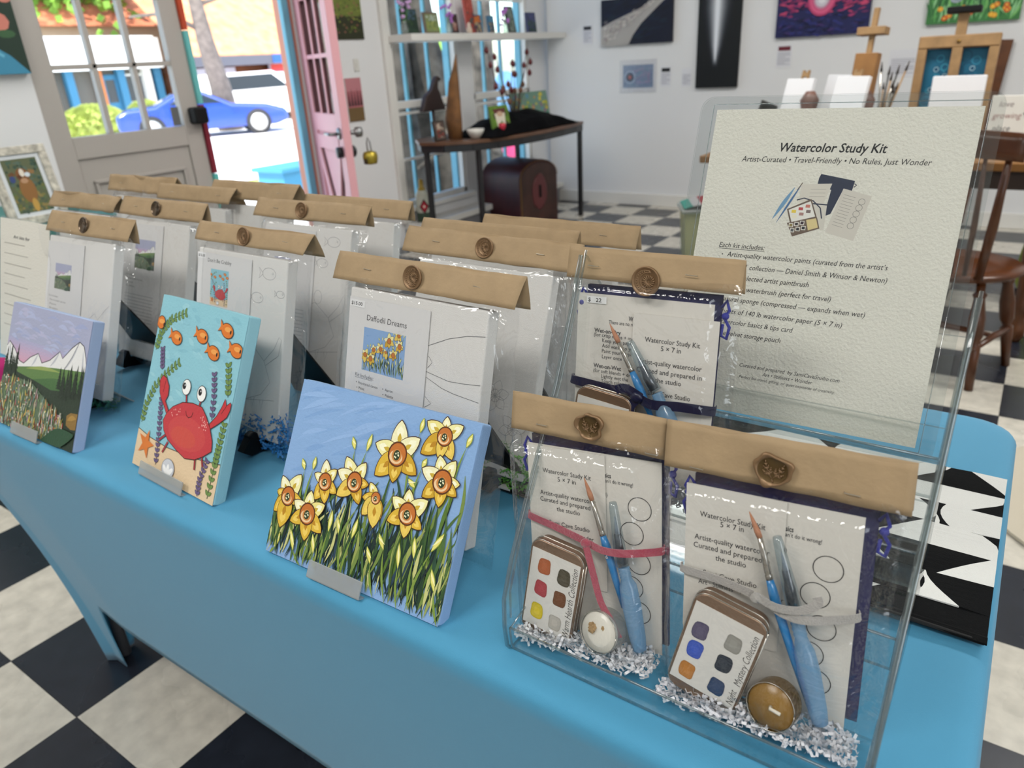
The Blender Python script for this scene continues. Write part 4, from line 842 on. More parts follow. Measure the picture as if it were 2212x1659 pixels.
# instruction sheets inside the kit bags
def sheet(MW, label, u0, u1, v0, v1, body):
    t = thing('instruction_sheet', label, 'sheet', MW); G().box(u0, u1, -.0016, -.0011, v0, v1).build('paper', m_paper, t); body(t); return t
def s_daf(t):
    A = Art(.0017, 3e-6, .001); A.text('Daffodil Dreams', 31.9, 219.8, 94.4, 9.2, '#3a3a3c')
    A.text('Kit Includes:', 18.7, 153.5, 48.8, 6.4, '#55555a'); A.line([(18.7, 152.4), (47, 152.6)], .4, '#55555a')
    for s_, u0, u1, v in (('Pre-traced canvas', 24.8, 56.5, 145.3), ('Paint', 26.1, 35.5, 139.2), ('Brushes', 25.8, 39.9, 133.8), ('Apron', 68.5, 80.7, 145.6), ('Palette', 69.4, 82.3, 139.4), ('Step by Step instructions', 70, 114.6, 133.6)):
        A.text(s_, u0, v, u1, 4.6, '#4a4a4c'); A.ell(u0-3.4, v+1.5, .7, .7, '#4a4a4c', 8)
    A.build('lettering', m_print, t)
    A = Art(.0017, 2e-6, .001*66/247, .0286, .1628, clip=(0, 247, 0, 183)); A.sc = .001*66/247; daffodils(A, True)
    o = A.build('picture', m_print, t); o.scale.z = 1
    A = Art(.0019, 2e-5, .001); A.rect(2.6, 232.6, 27.4, 240.6, '#e4e4e4'); A.text('$15.00', 5.2, 234.6, 23.5, 5.4, '#222224', True); A.build('price_sticker', m_print, t)
sheet(M_k1, 'instruction sheet titled Daffodil Dreams with price sticker', .002, .127, .02, .2435, s_daf)
def s_crab(t):
    A = Art(.0017, 3e-6, .001); A.text("Don't Be Crabby", 25.8, 234.6, 82.7, 7.6, '#4a4a4c')
    for k in range(5): A.text('Step by step painting kit for crab', 24, 160-k*8, 100, 5, '#5a5a5c')
    A.build('lettering', m_print, t)
    A = Art(.0017, 2e-6, .001, .0345, .1735); A.sc = .001*43/201; crab_art(A, True); A.build('picture', m_print, t)
    A = Art(.0019, 2e-5, .001); A.rect(.6, 238.4, 21, 246.6, '#e4e4e4'); A.text('$15.00', 2.6, 240.4, 18.6, 5.2, '#222224', True); A.build('price_sticker', m_print, t)
sheet(M_k3, "instruction sheet titled Don't Be Crabby behind the crab painting", .001, .129, .02, .247, s_crab)
def s_mtn(t, u=.030, sc=52):
    A = Art(.0017, 2e-6, .001, u, .165); A.sc = .001*sc/235; mountain_art(A, True); A.build('picture', m_print, t)
    A = Art(.0017, 3e-6, .001); 
    for k, (a, b) in enumerate(((14, 44), (18, 70), (18, 40), (18, 46))): A.text(['Kit Includes:', 'Pre-traced canvas', 'Paint', 'Brushes'][k], a, 150-k*7, b, 4.4, '#77777a')
    for k in range(9): A.line([(14, 116-k*6), (108, 116-k*6)], 1.2, '#a9a9ac')
    A.build('lettering', m_print, t)
sheet(M_k5, 'instruction sheet seen through glare behind the mountain painting', .002, .118, .02, .244, s_mtn)
sheet(M_k6, 'instruction sheet with a mountain photo, right of the silver sealed bag', .002, .128, .02, .246, lambda t: s_mtn(t, .042, 64))
sheet(M_k4, 'instruction sheet of small print behind the crab kit', .002, .126, .02, .246, lambda t: s_mtn(t, .03, 40))
# ---------------------------------------------------------------- clear acrylic tiered rack
m_acr = clear_mat('clear_acrylic', '#fcfdfd', .03, .8, .02, facing=.5)
m_edge = clear_mat('acrylic_edge', '#dfe5e5', .14, 1., .06, facing=.5, haze=.04, hcol='#aab4b6')
rack = thing('brochure_rack', 'clear acrylic tiered rack holding the watercolour kits and the printed sign', 'rack', (1.144, .031, TZ+.001))
RW = .300
def plate(name, pts, d0, d1, ax, par=rack):
    g = G(); n = len(pts); g.prism(pts, d0, d1, ax); g.m = ([0, 0]+[1]*n) if n > 4 else [1, 1]+[0 if (Vector(pts[i])-Vector(pts[(i+1) % n])).length > .006 else 1 for i in range(n)]; return g.build(name, [m_acr, m_edge], par)
prof = [(.004, 0), (.0, .006), (-.002, .03), (.0, .058), (.016, .094), (.046, .144), (.097, .226), (.130, .294), (.146, .332), (.154, .330), (.2, .27), (.235, .20), (.26, .10), (.262, 0)]
for x in (0, RW-.003): plate('side_panel', prof, x, x+.003, 'x')
for x in (-.0015, RW-.0015):
    g = G(); g.tube([(x+.0015, y, z) for y, z in prof[:9]], .0019, 8); g.tube([(x+.0015, y+.010, z+.002) for y, z in prof[2:9]], .0012, 6)
    g.build('side_rail', m_edge, rack, smooth=True)
tiers = [(.010, .002, .024, .095), (.077, .064, .030, .09), (.120, .110, .032, .09), (.172, .160, .036, .10)]
for i, (y, z, lip, bk) in enumerate(tiers):
    yf = y-.008 if i == 0 else y
    plate('pocket_floor', [(yf, z), (yf+.062, z), (yf+.062, z+.003), (yf, z+.003)], .003, RW-.003, 'x')
    plate('pocket_lip', [(yf, z), (yf+.003, z), (yf+.001, z+lip), (yf-.002, z+lip)], .003, RW-.003, 'x')
    if i: plate('pocket_back', [(yf+.060, z), (yf+.063, z), (yf+.063+bk*.42, z+bk), (yf+.060+bk*.42, z+bk)], .003, RW-.003, 'x')
    g = G(); g.tube([(.003, yf, z+lip), (RW-.003, yf, z+lip)], .0011, 6)
    for x in (.004, RW-.004): g.tube([(x, yf, z+.002), (x, yf-.001, z+lip), (x, yf+.05, z+lip+.012)], .0011, 6)
    g.build('lip_edge', m_edge, rack, smooth=True)

# ---------------------------------------------------------------- printed sign in its clear sleeve
MS = frame((1.2035, .246, .912), .03, .352)
sl = thing('sign_sleeve', 'large clear plastic sleeve standing in the rear tier of the rack', 'sign holder', MS)
def rrect(u0, u1, v0, v1, r, n=6):
    P = []
    for cx, cy, a in ((u1-r, v1-r, 0), (u0+r, v1-r, PI/2), (u0+r, v0+r, PI), (u1-r, v0+r, 1.5*PI)):
        P += [(cx+r*math.cos(a+PI/2*k/n), cy+r*math.sin(a+PI/2*k/n)) for k in range(n+1)]
    return P
m_slv = clear_mat('sleeve_plastic', '#fbfcfc', .03, .5, .05, haze=.005)
for nm, y0 in (('front_sheet', -.0022), ('back_sheet', .0016)):
    g = G(); pts = rrect(-.0155, .2300, -.012, .2905, .012); g.prism(pts, y0, y0+.0006, 'y'); g.m = [0, 0]+[1]*len(pts); g.build(nm, [m_slv, m_edge], sl)
g = G(); pts = rrect(-.0030, .2195, -.0035, .2832, .001)
g.tube([(u, -.0024, v) for u, v in pts+pts[:1]], .00045, 5); g.build('welded_seam', m_edge, sl, smooth=True)
sg = thing('printed_sign', 'cream printed sign reading Watercolor Study Kit inside the clear sleeve', 'sign', MS)
G().box(0, .216, -.0008, -.0002, 0, .279).build('textured_paper', mat('textured_card', '#dedace', .85, bump=.55, bscale=420), sg)
A = Art(.0009, 2e-6); K = '#17171a'
A.text('Watercolor Study Kit', .0636, .2414, .1516, None, K, True, True)
A.text('Artist-Curated \u2022 Travel-Friendly \u2022 No Rules, Just Wonder', .0308, .2318, .1866, .0072, K, False, True)
A.text('Each kit includes:', .0232, .1524, .0656, .0066, K, False, True); A.line([(.0232, .1512), (.0656, .1514)], .0004, K)
for s_, u0, u1, v, b in (('Artist-quality watercolor paints (curated from the artist\u2019s', .0321, .1694, .1441, 1), ('collection \u2014 Daniel Smith & Winsor & Newton)', .0550, .1708, .1334, 0),
    ('Natural sponge (compressed \u2014 expands when wet)', .0314, .1590, .1026, 1), ('Sheets of 140 lb watercolor paper (5 \u00d7 7 in)', .0335, .1425, .0912, 1),
    ('Watercolor basics & tips card', .0335, .1028, .0813, 1), ('Blue velvet storage pouch', .0335, .0939, .0706, 1),
    ('Artist-selected artist paintbrush', .0330, .1092, .1232, 1), ('Portable waterbrush (perfect for travel)', .0335, .1296, .1128, 1)):
    A.text(s_, u0, v, u1, .0066, '#1c1c20', False, True)
    if b: A.ell(u0-.0045, v+.0018, .0006, .0006, '#1c1c20', 8)
A.text('personal', .0321, .1334, .0525, .0066, '#1c1c20', False, True)
for s_, u0, u1, v, h in (('Curated and prepared  by SamiCaveStudio.com', .0613, .1490, .0436, .0050), ('Art \u2022 Stillness \u2022 Wonder', .0832, .1273, .0381, .0048), ('Perfect for travel, gifting, or quiet moments of creativity.', .0626, .1470, .0331, .0038)):
    A.text(s_, u0, v, u1, h, '#3a3a3c', False, True)
A.build('lettering', m_print, sg)
A = Art(.0009, 2e-6, .001); NV = '#2c3348'
A.poly([(101.5,219),(102.7,222.5),(131.1,217.5),(130,208.7),(123,210),(116.2,188.4),(111,186),(113.2,209),(101,213)], NV); A.line([(131,215), (133, 214), (131, 212)], .8, NV)
A.poly([(88,213),(113.2,214.5),(108.7,196),(88,198)], '#d3ccc0'); A.poly([(98,196),(112,197),(113,174),(99,176)], '#cfc9be')
for k in range(3): A.line([(96, 209-k*3.2), (109, 209.4-k*3.2)], .35, '#9a968e')
A.line([(86,199),(92,201),(100,199),(107,193),(109.6,184)], 1.0, NV); A.line([(99,196.6),(113,196)], 1.1, NV)
A.poly([(123,210.7),(146.6,205.1),(138.5,166.6),(114.6,172.4)], '#cfc8bd')
for k in range(11): A.line([(124.6-k*.55, 205.5-k*2.6), (134-k*.62, 203.3-k*2.6)], .35, '#8f8b84')
for k in range(5): A.ring(139.5-k*1.35, 200-k*5.2, 2.6, 2.6, .35, '#77746e', 18)
A.leaf(82.5, 210, 67.6, 181.2, 3.6, '#6f98b8'); A.leaf(88.3, 214, 71.5, 178, 1.9, '#4a6f9a'); A.line([(88.5, 214.5), (85, 208)], .7, '#6a5a4a')
def rq(pts, c): A.poly(pts, c)
rq([(79,190.6),(98.3,200.6),(105.6,184.5),(84,177.6)], '#6b5a4e'); rq([(80.5,190),(98,198.6),(104,185.4),(84.8,179.4)], '#e4e0d8')
for k, cc in enumerate(['#e6c84c', '#b8464a', '#c87a6c', '#e8e0c8', '#a8807a', '#7a6a68']):
    u = 85.2+(k % 3)*5.6-(k//3)*(-1.2); v = 188.8+(k % 3)*2.6-(k//3)*4.6; A.rect(u-1.9, v-1.2, u+1.9, v+1.4, cc)
rq([(81,178.5),(105.8,184.8),(109.4,175.2),(87.4,166.7)], '#6b5a4e'); rq([(97,182),(105,184),(108,176),(100,173)], '#d8c48e')
for k in range(6): u = 84.8+(k % 3)*4.6+(k//3)*1.8; v = 176.6+(k % 3)*1.3-(k//3)*4.4; A.rect(u-1.9, v-1.8, u+1.9, v+1.8, '#e2ded4'); A.rect(u-1.3, v-1.2, u+1.3, v+1.2, ['#8a7a4c', '#3a3436', '#3c2c34', '#5a5a5c', '#2c2c30', '#23262c'][k])
A.build('kit_photo', m_print, sg)

# ---------------------------------------------------------------- watercolour study kits
m_card = mat('card_stock', '#d5d1c8', .8, bump=.12, bscale=260)
m_tin = mat('rose_tin', '#8f7560', .34, metal=.65); m_tinl = mat('tin_label', '#d9d6cf', .8)
m_pouch = mat('navy_velvet', '#10114a', .9, sheen=.5, bump=.3, bscale=300)
m_handle = mat('brush_blue', '#1f78b4', .3, coat=.3); m_ferr = mat('ferrule', '#b8b2a8', .22, metal=.9); m_hair = mat('brush_hair', '#b07858', .8)
m_wbody = clear_mat('waterbrush_body', '#b9dcf2', .08, .7, .15, haze=.30, hcol='#a4cdec'); m_wcap = clear_mat('waterbrush_cap', '#dfe8ec', .10, .9, .08)
m_cord = mat('navy_cord', '#232a8c', .7)
def card_text(A, L):
    for s_, u0, u1, v, h in L: A.text(s_, u0, v, u1, h, '#3c3c3e')
def front_card_lines(T_, extra=()):
    return T_
def tips_card(MW, label, w_, h_, off, body, name='tips_card'):
    t = thing(name, label, 'card', MW @ Matrix.Translation((off[0], off[2], off[1]))); G().box(0, w_, 0, .0008, 0, h_).build('card_sheet', m_card, t); A = Art(.0003, 2e-6); body(A); A.build('printing', m_print, t); return t
def pouch(MW, label, u0, u1, v0, v1, cord_side=1):
    t = thing('velvet_pouch', label, 'pouch', MW)
    def fn(a, b):
        u = u0+(u1-u0)*a; v = v0+(v1-v0)*b; e = min(a, 1-a, b*1.4, (1-b)*1.1+.03)*8; return (u, .0045-.0035*min(1, e)+.0014*noise.noise(Vector((u*70, v*50, 2)))*(b**2), v+.0028*noise.noise(Vector((u*60, 1, v*5)))*(1 if b > .93 else 0))
    g = G(); g.grid(fn, 30, 36); g.grid(lambda a, b: (u0+(u1-u0)*a, .0065+.003*min(1, min(a, 1-a, b, 1-b)*8), v0+(v1-v0)*b), 10, 10)
    g.build('velvet', m_pouch, t, smooth=True)
    for s, c0 in ((u1, 1), (u0, -1)):
        g = G(); pts = [(s, .004, v1-.010), (s+.004*c0, .003, v1-.004), (s+.007*c0, .002, v1-.012), (s+.003*c0, .002, v1-.018), (s+.008*c0, .002, v1-.026), (s+.006*c0, .003, v1-.036), (s+.001*c0, .004, v1-.034), (s+.002*c0, .003, v1-.024)]
        g.tube(pts, .0014, 8); g.blob((s+.004*c0, .002, v1-.017), .0032, .003, .0032); g.build('drawstring', m_cord, t, smooth=True)
def tin(MW, label, corners, ang_c, y, colours, text, dep=.016, lab_in=.002):
    """corners: label TL TR BR BL in the card plane; tin drawn around it"""
    TL, TR, BR, BL = corners; c = ((TL[0]+TR[0]+BR[0]+BL[0])/4, (TL[1]+TR[1]+BR[1]+BL[1])/4)
    wv = ((TR[0]-TL[0]+BR[0]-BL[0])/2, (TR[1]-TL[1]+BR[1]-BL[1])/2); hv = ((TL[0]-BL[0]+TR[0]-BR[0])/2, (TL[1]-BL[1]+TR[1]-BR[1])/2)
    W_ = math.hypot(*wv); H_ = math.hypot(*hv); a = math.atan2(hv[1], hv[0])-PI/2
    M = MW @ Matrix.Translation((c[0], y, c[1])) @ Matrix.Rotation(-a, 4, 'Y')
    t = thing('paint_tin', label, 'tin', M); Wt, Ht = W_+.004, H_+.018
    lid = G().prism(rrect(-Wt/2, Wt/2, -Ht/2, Ht/2, .011), 0, .0075, 'y').build('lid', m_tin, t, bevel=.0012, bseg=3)
    base_ = G().prism(rrect(-Wt/2+.0012, Wt/2-.0012, -Ht/2+.0012, Ht/2-.0012, .010), .0075, dep, 'y').build('base', m_tin, t, bevel=.001)
    g = G(); pts = rrect(-Wt/2-.0002, Wt/2+.0002, -Ht/2-.0002, Ht/2+.0002, .011); g.tube([(u, .0072, v) for u, v in pts+pts[:1]], .0008, 6); g.tube([(u, .0012, v) for u, v in pts+pts[:1]], .0005, 6); g.build('rolled_rim', m_ferr, lid, smooth=True)
    lb = G().box(-W_/2, W_/2, -.0008, -.0001, -H_/2, H_/2).build('swatch_label', m_tinl, t)
    A = Art(.0010, 3e-6); rnd = random.Random(len(text))
    for (u, v, cc) in colours:
        u -= c[0]; v -= c[1]; ca, sa = math.cos(-a), math.sin(-a); u, v = u*ca-v*sa, u*sa+v*ca
        def patch(k, col):
            P = []
            for i in range(22):
                q = 2*PI*i/22; rr = 1/((abs(math.cos(q))**4+abs(math.sin(q))**4)**.25); P.append((u+k*.0062*rr*math.cos(q)*(1+.05*math.sin(3*q+u*900)), v+k*.0080*rr*math.sin(q)*(1+.05*math.cos(2*q+v*700))))
            A.poly(P, col)
        C3 = [x for x in lin(cc)]; patch(1, tuple(x*.86 for x in C3)); patch(.86, tuple(x for x in C3)); patch(.45, tuple(min(1, x*1.10+.004) for x in C3))
    A.build('colour_swatches', m_print, lb)
    B = Art(.0010, 3e-6); Lm = H_*.90
    V, F, x0, x1 = glyphs(text, 'thin', True); sx = Lm/(x1-x0); B.col = lin('#3a3836'); b = len(B.v)
    for k_, (x, yv) in enumerate(V):
        jit = .0003*math.sin((x-x0)*2.3)
        B.v.append(B.P(W_/2-.0026-yv*sx*1.25+jit+.0012, -Lm/2+(x-x0)*sx))
    for f in F: B.face([b+i for i in f])
    B.build('handwriting', m_print, lb); return t
def candle(MW, label, c, y, r, wax, cup, wick=True, chunk=False):
    M = MW @ Matrix.Translation((c[0], y, c[1])) @ Matrix.Rotation(-.25, 4, 'X') @ Matrix.Rotation(-.15, 4, 'Z'); t = thing('tealight_candle', label, 'candle', M)
    G().lathe([(r*.96, -.002), (r*.985, -.0005), (r*.96, .001), (.0004, .0012)], 40, (0, 0, 0), 'y').build('wax', wax, t, smooth=True)
    g = G().lathe([(r, -.0035), (r*1.01, -.002), (r*.985, .013), (r*.96, .0145), (.0004, .0145)], 44, (0, 0, 0), 'y'); g.f = g.f[:-2]; g.m = g.m[:-2]; g.c = g.c[:-2]
    g.build('cup', cup, t, smooth=True)
    G().tube([(r*math.cos(2*PI*i/40), -.0035, r*math.sin(2*PI*i/40)) for i in range(41)], .0004, 5).build('cup_rim', m_ferr, t, smooth=True)
    if wick: G().tube([(0, -.002, 0), (.001, -.006, 0), (.009, -.0065, -.0008)], .0013, 8).build('wick', mat('wick_white', '#e2dccb', .8), t, smooth=True)
    if chunk:
        g = G(); g.blob((-.006, -.0035, .002), .0038, .003, .0045, .3, 3); g.build('dried_petal', mat('dried_petal', '#a08258', .8), t); G().blob((.004, -.0022, .004), .002, .0012, .0026, .2, 5).build('dried_petal', mat('dried_petal'), t)
        G().blob((0, -.001, 0), r*.8, .0022, r*.8, .05, 8, 18, 10).build('wax_dome', wax, t, smooth=True)
def brush(MW, label, p, y, num):
    """p: tip, end of hair, end of ferrule, widest handle, tail (u, v)"""
    t = thing('paintbrush', label, 'paintbrush', MW); V3 = lambda q, yy=y: (q[0], yy, q[1])
    mid = lambda a, b, f: (a[0]+(b[0]-a[0])*f, a[1]+(b[1]-a[1])*f)
    G().tube([V3(p[0]), V3(mid(p[0], p[1], .35)), V3(mid(p[0], p[1], .75)), V3(p[1])], [.0003, .0014, .0023, .0021], 12).build('bristles', m_hair, t, smooth=True)
    G().tube([V3(p[1]), V3(mid(p[1], p[2], .5)), V3(mid(p[1], p[2], .84)), V3(mid(p[1], p[2], .87)), V3(mid(p[1], p[2], .9)), V3(p[2])], [.0020, .0024, .0027, .0023, .0028, .0028], 14).build('ferrule', m_ferr, t, smooth=True)
    G().tube([V3(p[2]), V3(mid(p[2], p[3], .6)), V3(p[3]), V3(mid(p[3], p[4], .5)), V3(p[4])], [.0026, .0037, .0038, .0030, .0017], 14).build('handle', m_handle, t, smooth=True)
    if num:
        A = Art(0, 0); q = mid(p[3], p[4], .06); A.text(num, -.0012, -.002, .0012, .0052, '#e8eef2', True); o = A.build('size_number', m_print, t); o.location = (q[0], y-.0042, q[1])
def waterbrush(MW, label, p, y):
    """p: cap top, bristle top, collar, neck, shoulder, end"""
    t = thing('water_brush', label, 'water brush', MW); V3 = lambda q: (q[0], y, q[1]); mid = lambda a, b, f: (a[0]+(b[0]-a[0])*f, a[1]+(b[1]-a[1])*f)
    G().tube([V3(p[0]), V3(mid(p[0], p[2], .08)), V3(p[2]), V3(mid(p[2], p[3], .9))], [.0030, .0036, .0054, .0058], 16).build('cap', m_wcap, t, smooth=True)
    G().tube([V3(mid(p[0], p[1], .55)), V3(p[1]), V3(mid(p[1], p[2], .3))], [.0003, .0016, .0026], 10).build('bristles', mat('grey_bristle', '#8f97a0', .6), t, smooth=True)
    G().tube([V3(mid(p[1], p[2], .25)), V3(mid(p[1], p[2], .7)), V3(p[2]), V3(mid(p[2], p[3], .8))], [.0028, .0030, .0040, .0042], 14).build('dark_collar', mat('collar_grey', '#39424c', .3), t, smooth=True)
    P = []; Rr = []
    for k in range(9): P.append(V3(mid(p[3], p[4], k/8*.6))); Rr.append(.0044+(.0007 if k % 2 else 0))
    P += [V3(p[4]), V3(mid(p[4], p[5], .3)), V3(mid(p[4], p[5], .8)), V3(mid(p[4], p[5], .97)), V3(p[5])]; Rr += [.0074, .0082, .0070, .0058, .0028]
    G().tube(P, Rr, 18).build('barrel', m_wbody, t, smooth=True)
def ribbon(MW, label, mt, w_, band, knot, tails, group=None):
    t = thing('ribbon', label, 'ribbon', MW)
    def strip(g, pts, wd):
        n = len(pts); b = len(g.v)
        for i, p in enumerate(pts):
            a = pts[max(i-1, 0)]; c = pts[min(i+1, n-1)]; d = Vector((c[0]-a[0], 0, c[2]-a[2])).normalized(); q = Vector((-d.z, 0, d.x))*wd/2
            g.v += [tuple(Vector(p)-q), tuple(Vector(p)+q)]
        for i in range(n-1): g.face((b+2*i, b+2*i+1, b+2*i+3, b+2*i+2))
    def fine(pts, n=6):
        out = []
        for i in range(len(pts)-1):
            p0 = Vector(pts[max(i-1, 0)]); p1 = Vector(pts[i]); p2 = Vector(pts[i+1]); p3 = Vector(pts[min(i+2, len(pts)-1)])
            for k in range(n): s = k/n; out.append(tuple(.5*((2*p1)+(p2-p0)*s+(2*p0-5*p1+4*p2-p3)*s*s+(3*p1-p0-3*p2+p3)*s**3)))
        return out+[pts[-1]]
    for b_ in band: g = G(); strip(g, fine(b_), w_); g.build('band', mt, t, solid=.0007)
    for b_ in tails: g = G(); strip(g, fine(b_), w_*.95); g.build('tail', mt, t, solid=.0007)
    G().blob((knot[0], knot[1], knot[2]), w_*.72, .0035, w_*.6, .12, 4).build('knot', mt, t, smooth=True)
MR = frame((1.292, .078, .743), .03, .115, .06); MLk = frame((1.148, .075, .742), .03, .14, .09); M3 = frame((1.140, .160, .855), .03, .17, .03)
DRY = [('Watercolor Basics', .0335, .0895, .0, .006)]
def basics(A, ou=0., left=True):
    for s_, u0, v, h, bd in (('Watercolor Basics', (.0511, .0808), .1554, .0062, True), ('There are no rules \u2014 you can\u2019t do it wrong!', (.0319, .1006), .1510, .0050, False), ('Wet-on-Dry', .0178, .1420, .0056, True), ('(for crisp edges + more control)', .0177, .1382, .0050, False),
        ('Keep your paper dry', .0262, .1335, .0050, False), ('Add water to your paint', .0262, .1286, .0050, False), ('Paint your shapes', .0264, .1237, .0050, False), ('Layer once dry to deepen', .0267, .1185, .0050, False),
        ('Wet-on-Wet', .0185, .1090, .0056, True), ('(for soft blends + dreamy)', .0185, .1045, .0050, False), ('Lightly wet the area first', .0268, .1000, .0050, False), ('Touch color into the water', .0268, .0955, .0050, False),
        ('Let the colors guide them', .0262, .0800, .0050, False), ('tilt the page to control', .0262, .0752, .0050, False), ('Paint looks when wet', .0262, .0655, .0050, False), ('dries softly... don\u2019t panic!', .0262, .0608, .0050, False), ('Rest between layers', .0240, .0520, .0050, False)):
        A.text(s_, u0[0] if isinstance(u0, tuple) else u0, v, u0[1] if isinstance(u0, tuple) else None, h, '#444446', bd)
    for cu, cv in ((.1063, .1323), (.0991, .1087), (.1052, .0827), (.0983, .0584), (.1050, .0358)): A.ring(cu, cv, .0103, .0103, .0006, '#1c1c1e', 40)
def front_lines(L, dv=0.): return lambda A: card_text(A, [(a, b, c, v-dv, h) for a, b, c, v, h in L])
def study_kit(MW, nm, w_, h_, front, fw_, fh, foff, labels, bag_u, hd, seal, stp, film_v, pv, front_right=False, price=False, sd=1):
    tips_card(MW, labels['basics'], w_, h_, (0, 0, -.0), basics)
    tips_card(MW, labels['front'], fw_, fh, foff, front, 'title_card')
    pouch(MW, labels['pouch'], *pv)
    b = thing('kit_bag', labels['bag'], 'bag', MW); film(b, bag_u[0], bag_u[1], film_v[0], film_v[1], -.036 if sd != 3 else -.03, .012, -.004, sd*11.7, soft=.022, wr=.0026, nu=48, nv=56, sv=.010)
    header(b, hd[0], hd[1], hd[2], hd[3], -.0075, .003, sd*2.2, tilt=hd[4], wav=.0012)
    if seal[3] == 'twig': twig_seal(b, seal[0], seal[1], -.0085, seal[2], sd)
    else: round_seal(b, seal[0], seal[1], -.0085, seal[2], sd)
    for u, v in stp: staple(b, u, v, -.0082, .010)
    return b
study_kit(MR, 'r', .127, .178, front_lines([('Watercolor Study Kit', .0114, .0612, .1534-.0005, .0066), ('5 \u00d7 7 in', .0276, .0454, .1474, .0066), ('Artist-quality watercolor', .0077, .0653, .1326, .0066), ('Curated and prepared in', .0071, .0658, .1253, .0066), ('the studio', .0249, .0485, .1178, .0066), ('Sami Cave Studio', .0156, .0573, .1026, .0066), ('Art \u00b7 Stillness \u00b7 Wonder', .012, .062, .094, .0060)], .0515),
    .0752, .127, (.0002, .0515, -.0016), dict(basics='tips card with five blank circles in the right-hand front kit', front='title card at the left of the right-hand front kit', pouch='navy velvet pouch behind the cards of the right-hand front kit', bag='clear kit bag with wide kraft header and twig seal, front right of the rack'),
    (-.0175, .150), (-.0160, .1545, .1905, .2268, -.004), (.0655, .2050, .0135, 'twig'), ((.0095, .1955), (.118, .1975)), (-.002, .197), (.0050, .1350, .008, .1865), sd=1)
study_kit(MLk, 'l', .1255, .176, front_lines([('Watercolor Study Kit', .0152, .0627, .1508, .0062), ('5 \u00d7 7 in', .03, .048, .1444, .0062), ('Artist-quality watercolor', .0116, .0671, .1294, .0062), ('Curated and prepared in', .0113, .0669, .1230, .0062), ('the studio', .0279, .0511, .1160, .0062), ('Sami Cave Studio', .0197, .0599, .1018, .0062), ('Wonder', .044, .064, .094, .0058)], .048),
    .0758, .127, (.0, .048, -.0016), dict(basics='tips card with five blank circles in the left-hand front kit', front='title card of the left-hand front kit with the red ribbon', pouch='navy velvet pouch behind the cards of the left-hand front kit', bag='clear kit bag with kraft header and twig seal, front left of the rack'),
    (-.0150, .134), (-.0115, .1310, .1865, .2190, -.0085), (.0667, .2020, .0125, 'twig'), ((.020, .1975), (.120, .1860)), (-.002, .192), (.0020, .1300, .008, .1840), sd=2)
study_kit(M3, 't', .1270, .177, front_lines([('Watercolor Study Kit', .0122, .062, .1298, .0064), ('5 \u00d7 7 in', .0275, .0457, .1232, .0064), ('Artist-quality watercolor', .0070, .065, .1098, .0064), ('Curated and prepared in', .0060, .0656, .1020, .0064), ('the studio', .024, .0479, .0944, .0064), ('Sami Cave Studio', .0180, .0570, .0822, .0064), ('Art \u00b7 Stillness \u00b7 Wonder', .010, .064, .0745, .0060)]),
    .0770, .1540, (.0560, .0095, -.0016), dict(basics='tips card with a small price sticker in the rear kit', front='title card overlapping the right of the priced tips card', pouch='navy velvet pouch with blue drawstring in the rear kit', bag='clear kit bag with round moon seal standing in the middle tier'),
    (-.0115, .150), (-.0092, .1500, .1895, .2170, -.004), (.0687, .1930, .0130, 'moon'), ((.0180, .2030), (.1080, .2010)), (-.002, .196), (.0075, .1320, .008, .1850), sd=3)
pt = [o for o in C.objects if o.name.startswith('tips_card') and (o.matrix_world.translation-M3.translation).length < .003][0]
A = Art(.0009, 2e-5); A.rect(.0091, .1685, .0289, .1748, '#e6e6e4'); A.text('$   22', .0104, .1698, .0240, .0050, '#151517', True); A.build('price_sticker', m_print, pt)
tin(MR, 'paint tin labelled Night Mystery Collection with blue and grey swatches', [(.017,.089),(.0703,.0791),(.049,.0023),(-.0022,.016)], 0, -.0215,
    [(.0218,.0652,'#57506a'),(.018,.0468,'#3a58b8'),(.0119,.0254,'#b87a3a'),(.0477,.0621,'#94928a'),(.0411,.0419,'#2a323e'),(.0361,.0189,'#2c4264')], 'Night   Mystery Collection')
tin(MLk, 'paint tin labelled Warm Hearth Collection with red, brown and yellow swatches', [(.0138,.0891),(.0602,.0758),(.0454,.0003),(-.002,.0085)], 0, -.0205,
    [(.0244,.0698,'#aa5c34'),(.0195,.047,'#a83c44'),(.0139,.0231,'#d8c02c'),(.0437,.0633,'#4e4838'),(.0382,.041,'#6e4428'),(.0321,.0155,'#b5b0a6')], 'Warm Hearth Collection')
tin(M3, 'paint tin low in the rear kit with its label cut off by the front headers', [(.0135,.0870),(.0640,.0790),(.0560,.0120),(.0055,.0200)], 0, -.0185, [(.027,.045,'#8f6f58'),(.048,.040,'#4e5a68')], 'Collection')
candle(MR, 'amber tealight candle with white wick at the foot of the right-hand front kit', (.0795, .0215), -.0255, .0182, mat('honey_wax', '#8e6a28', .3, spec=.6), clear_mat('amber_cup', '#b89a58', .15, .8, .1, haze=.3, hcol='#94753a'))
candle(MLk, 'white tealight candle with dried petals at the foot of the left-hand front kit', (.0795, .0240), -.0250, .0182, mat('white_wax', '#e0dcd0', .3, spec=.6), clear_mat('clear_cup', '#dfe2e0', .15, .9, .08, haze=.2, hcol='#d8d6d0'), wick=False, chunk=True)
brush(MR, 'blue handled paintbrush in the right-hand front kit', [(.0512,.170),(.0598,.1511),(.0686,.119),(.074,.1017),(.104,.0179)], -.011, None)
brush(MLk, 'blue handled size 6 paintbrush in the left-hand front kit', [(.0606,.156),(.0675,.1371),(.0768,.1066),(.0812,.0930),(.0945,.0430)], -.010, '6')
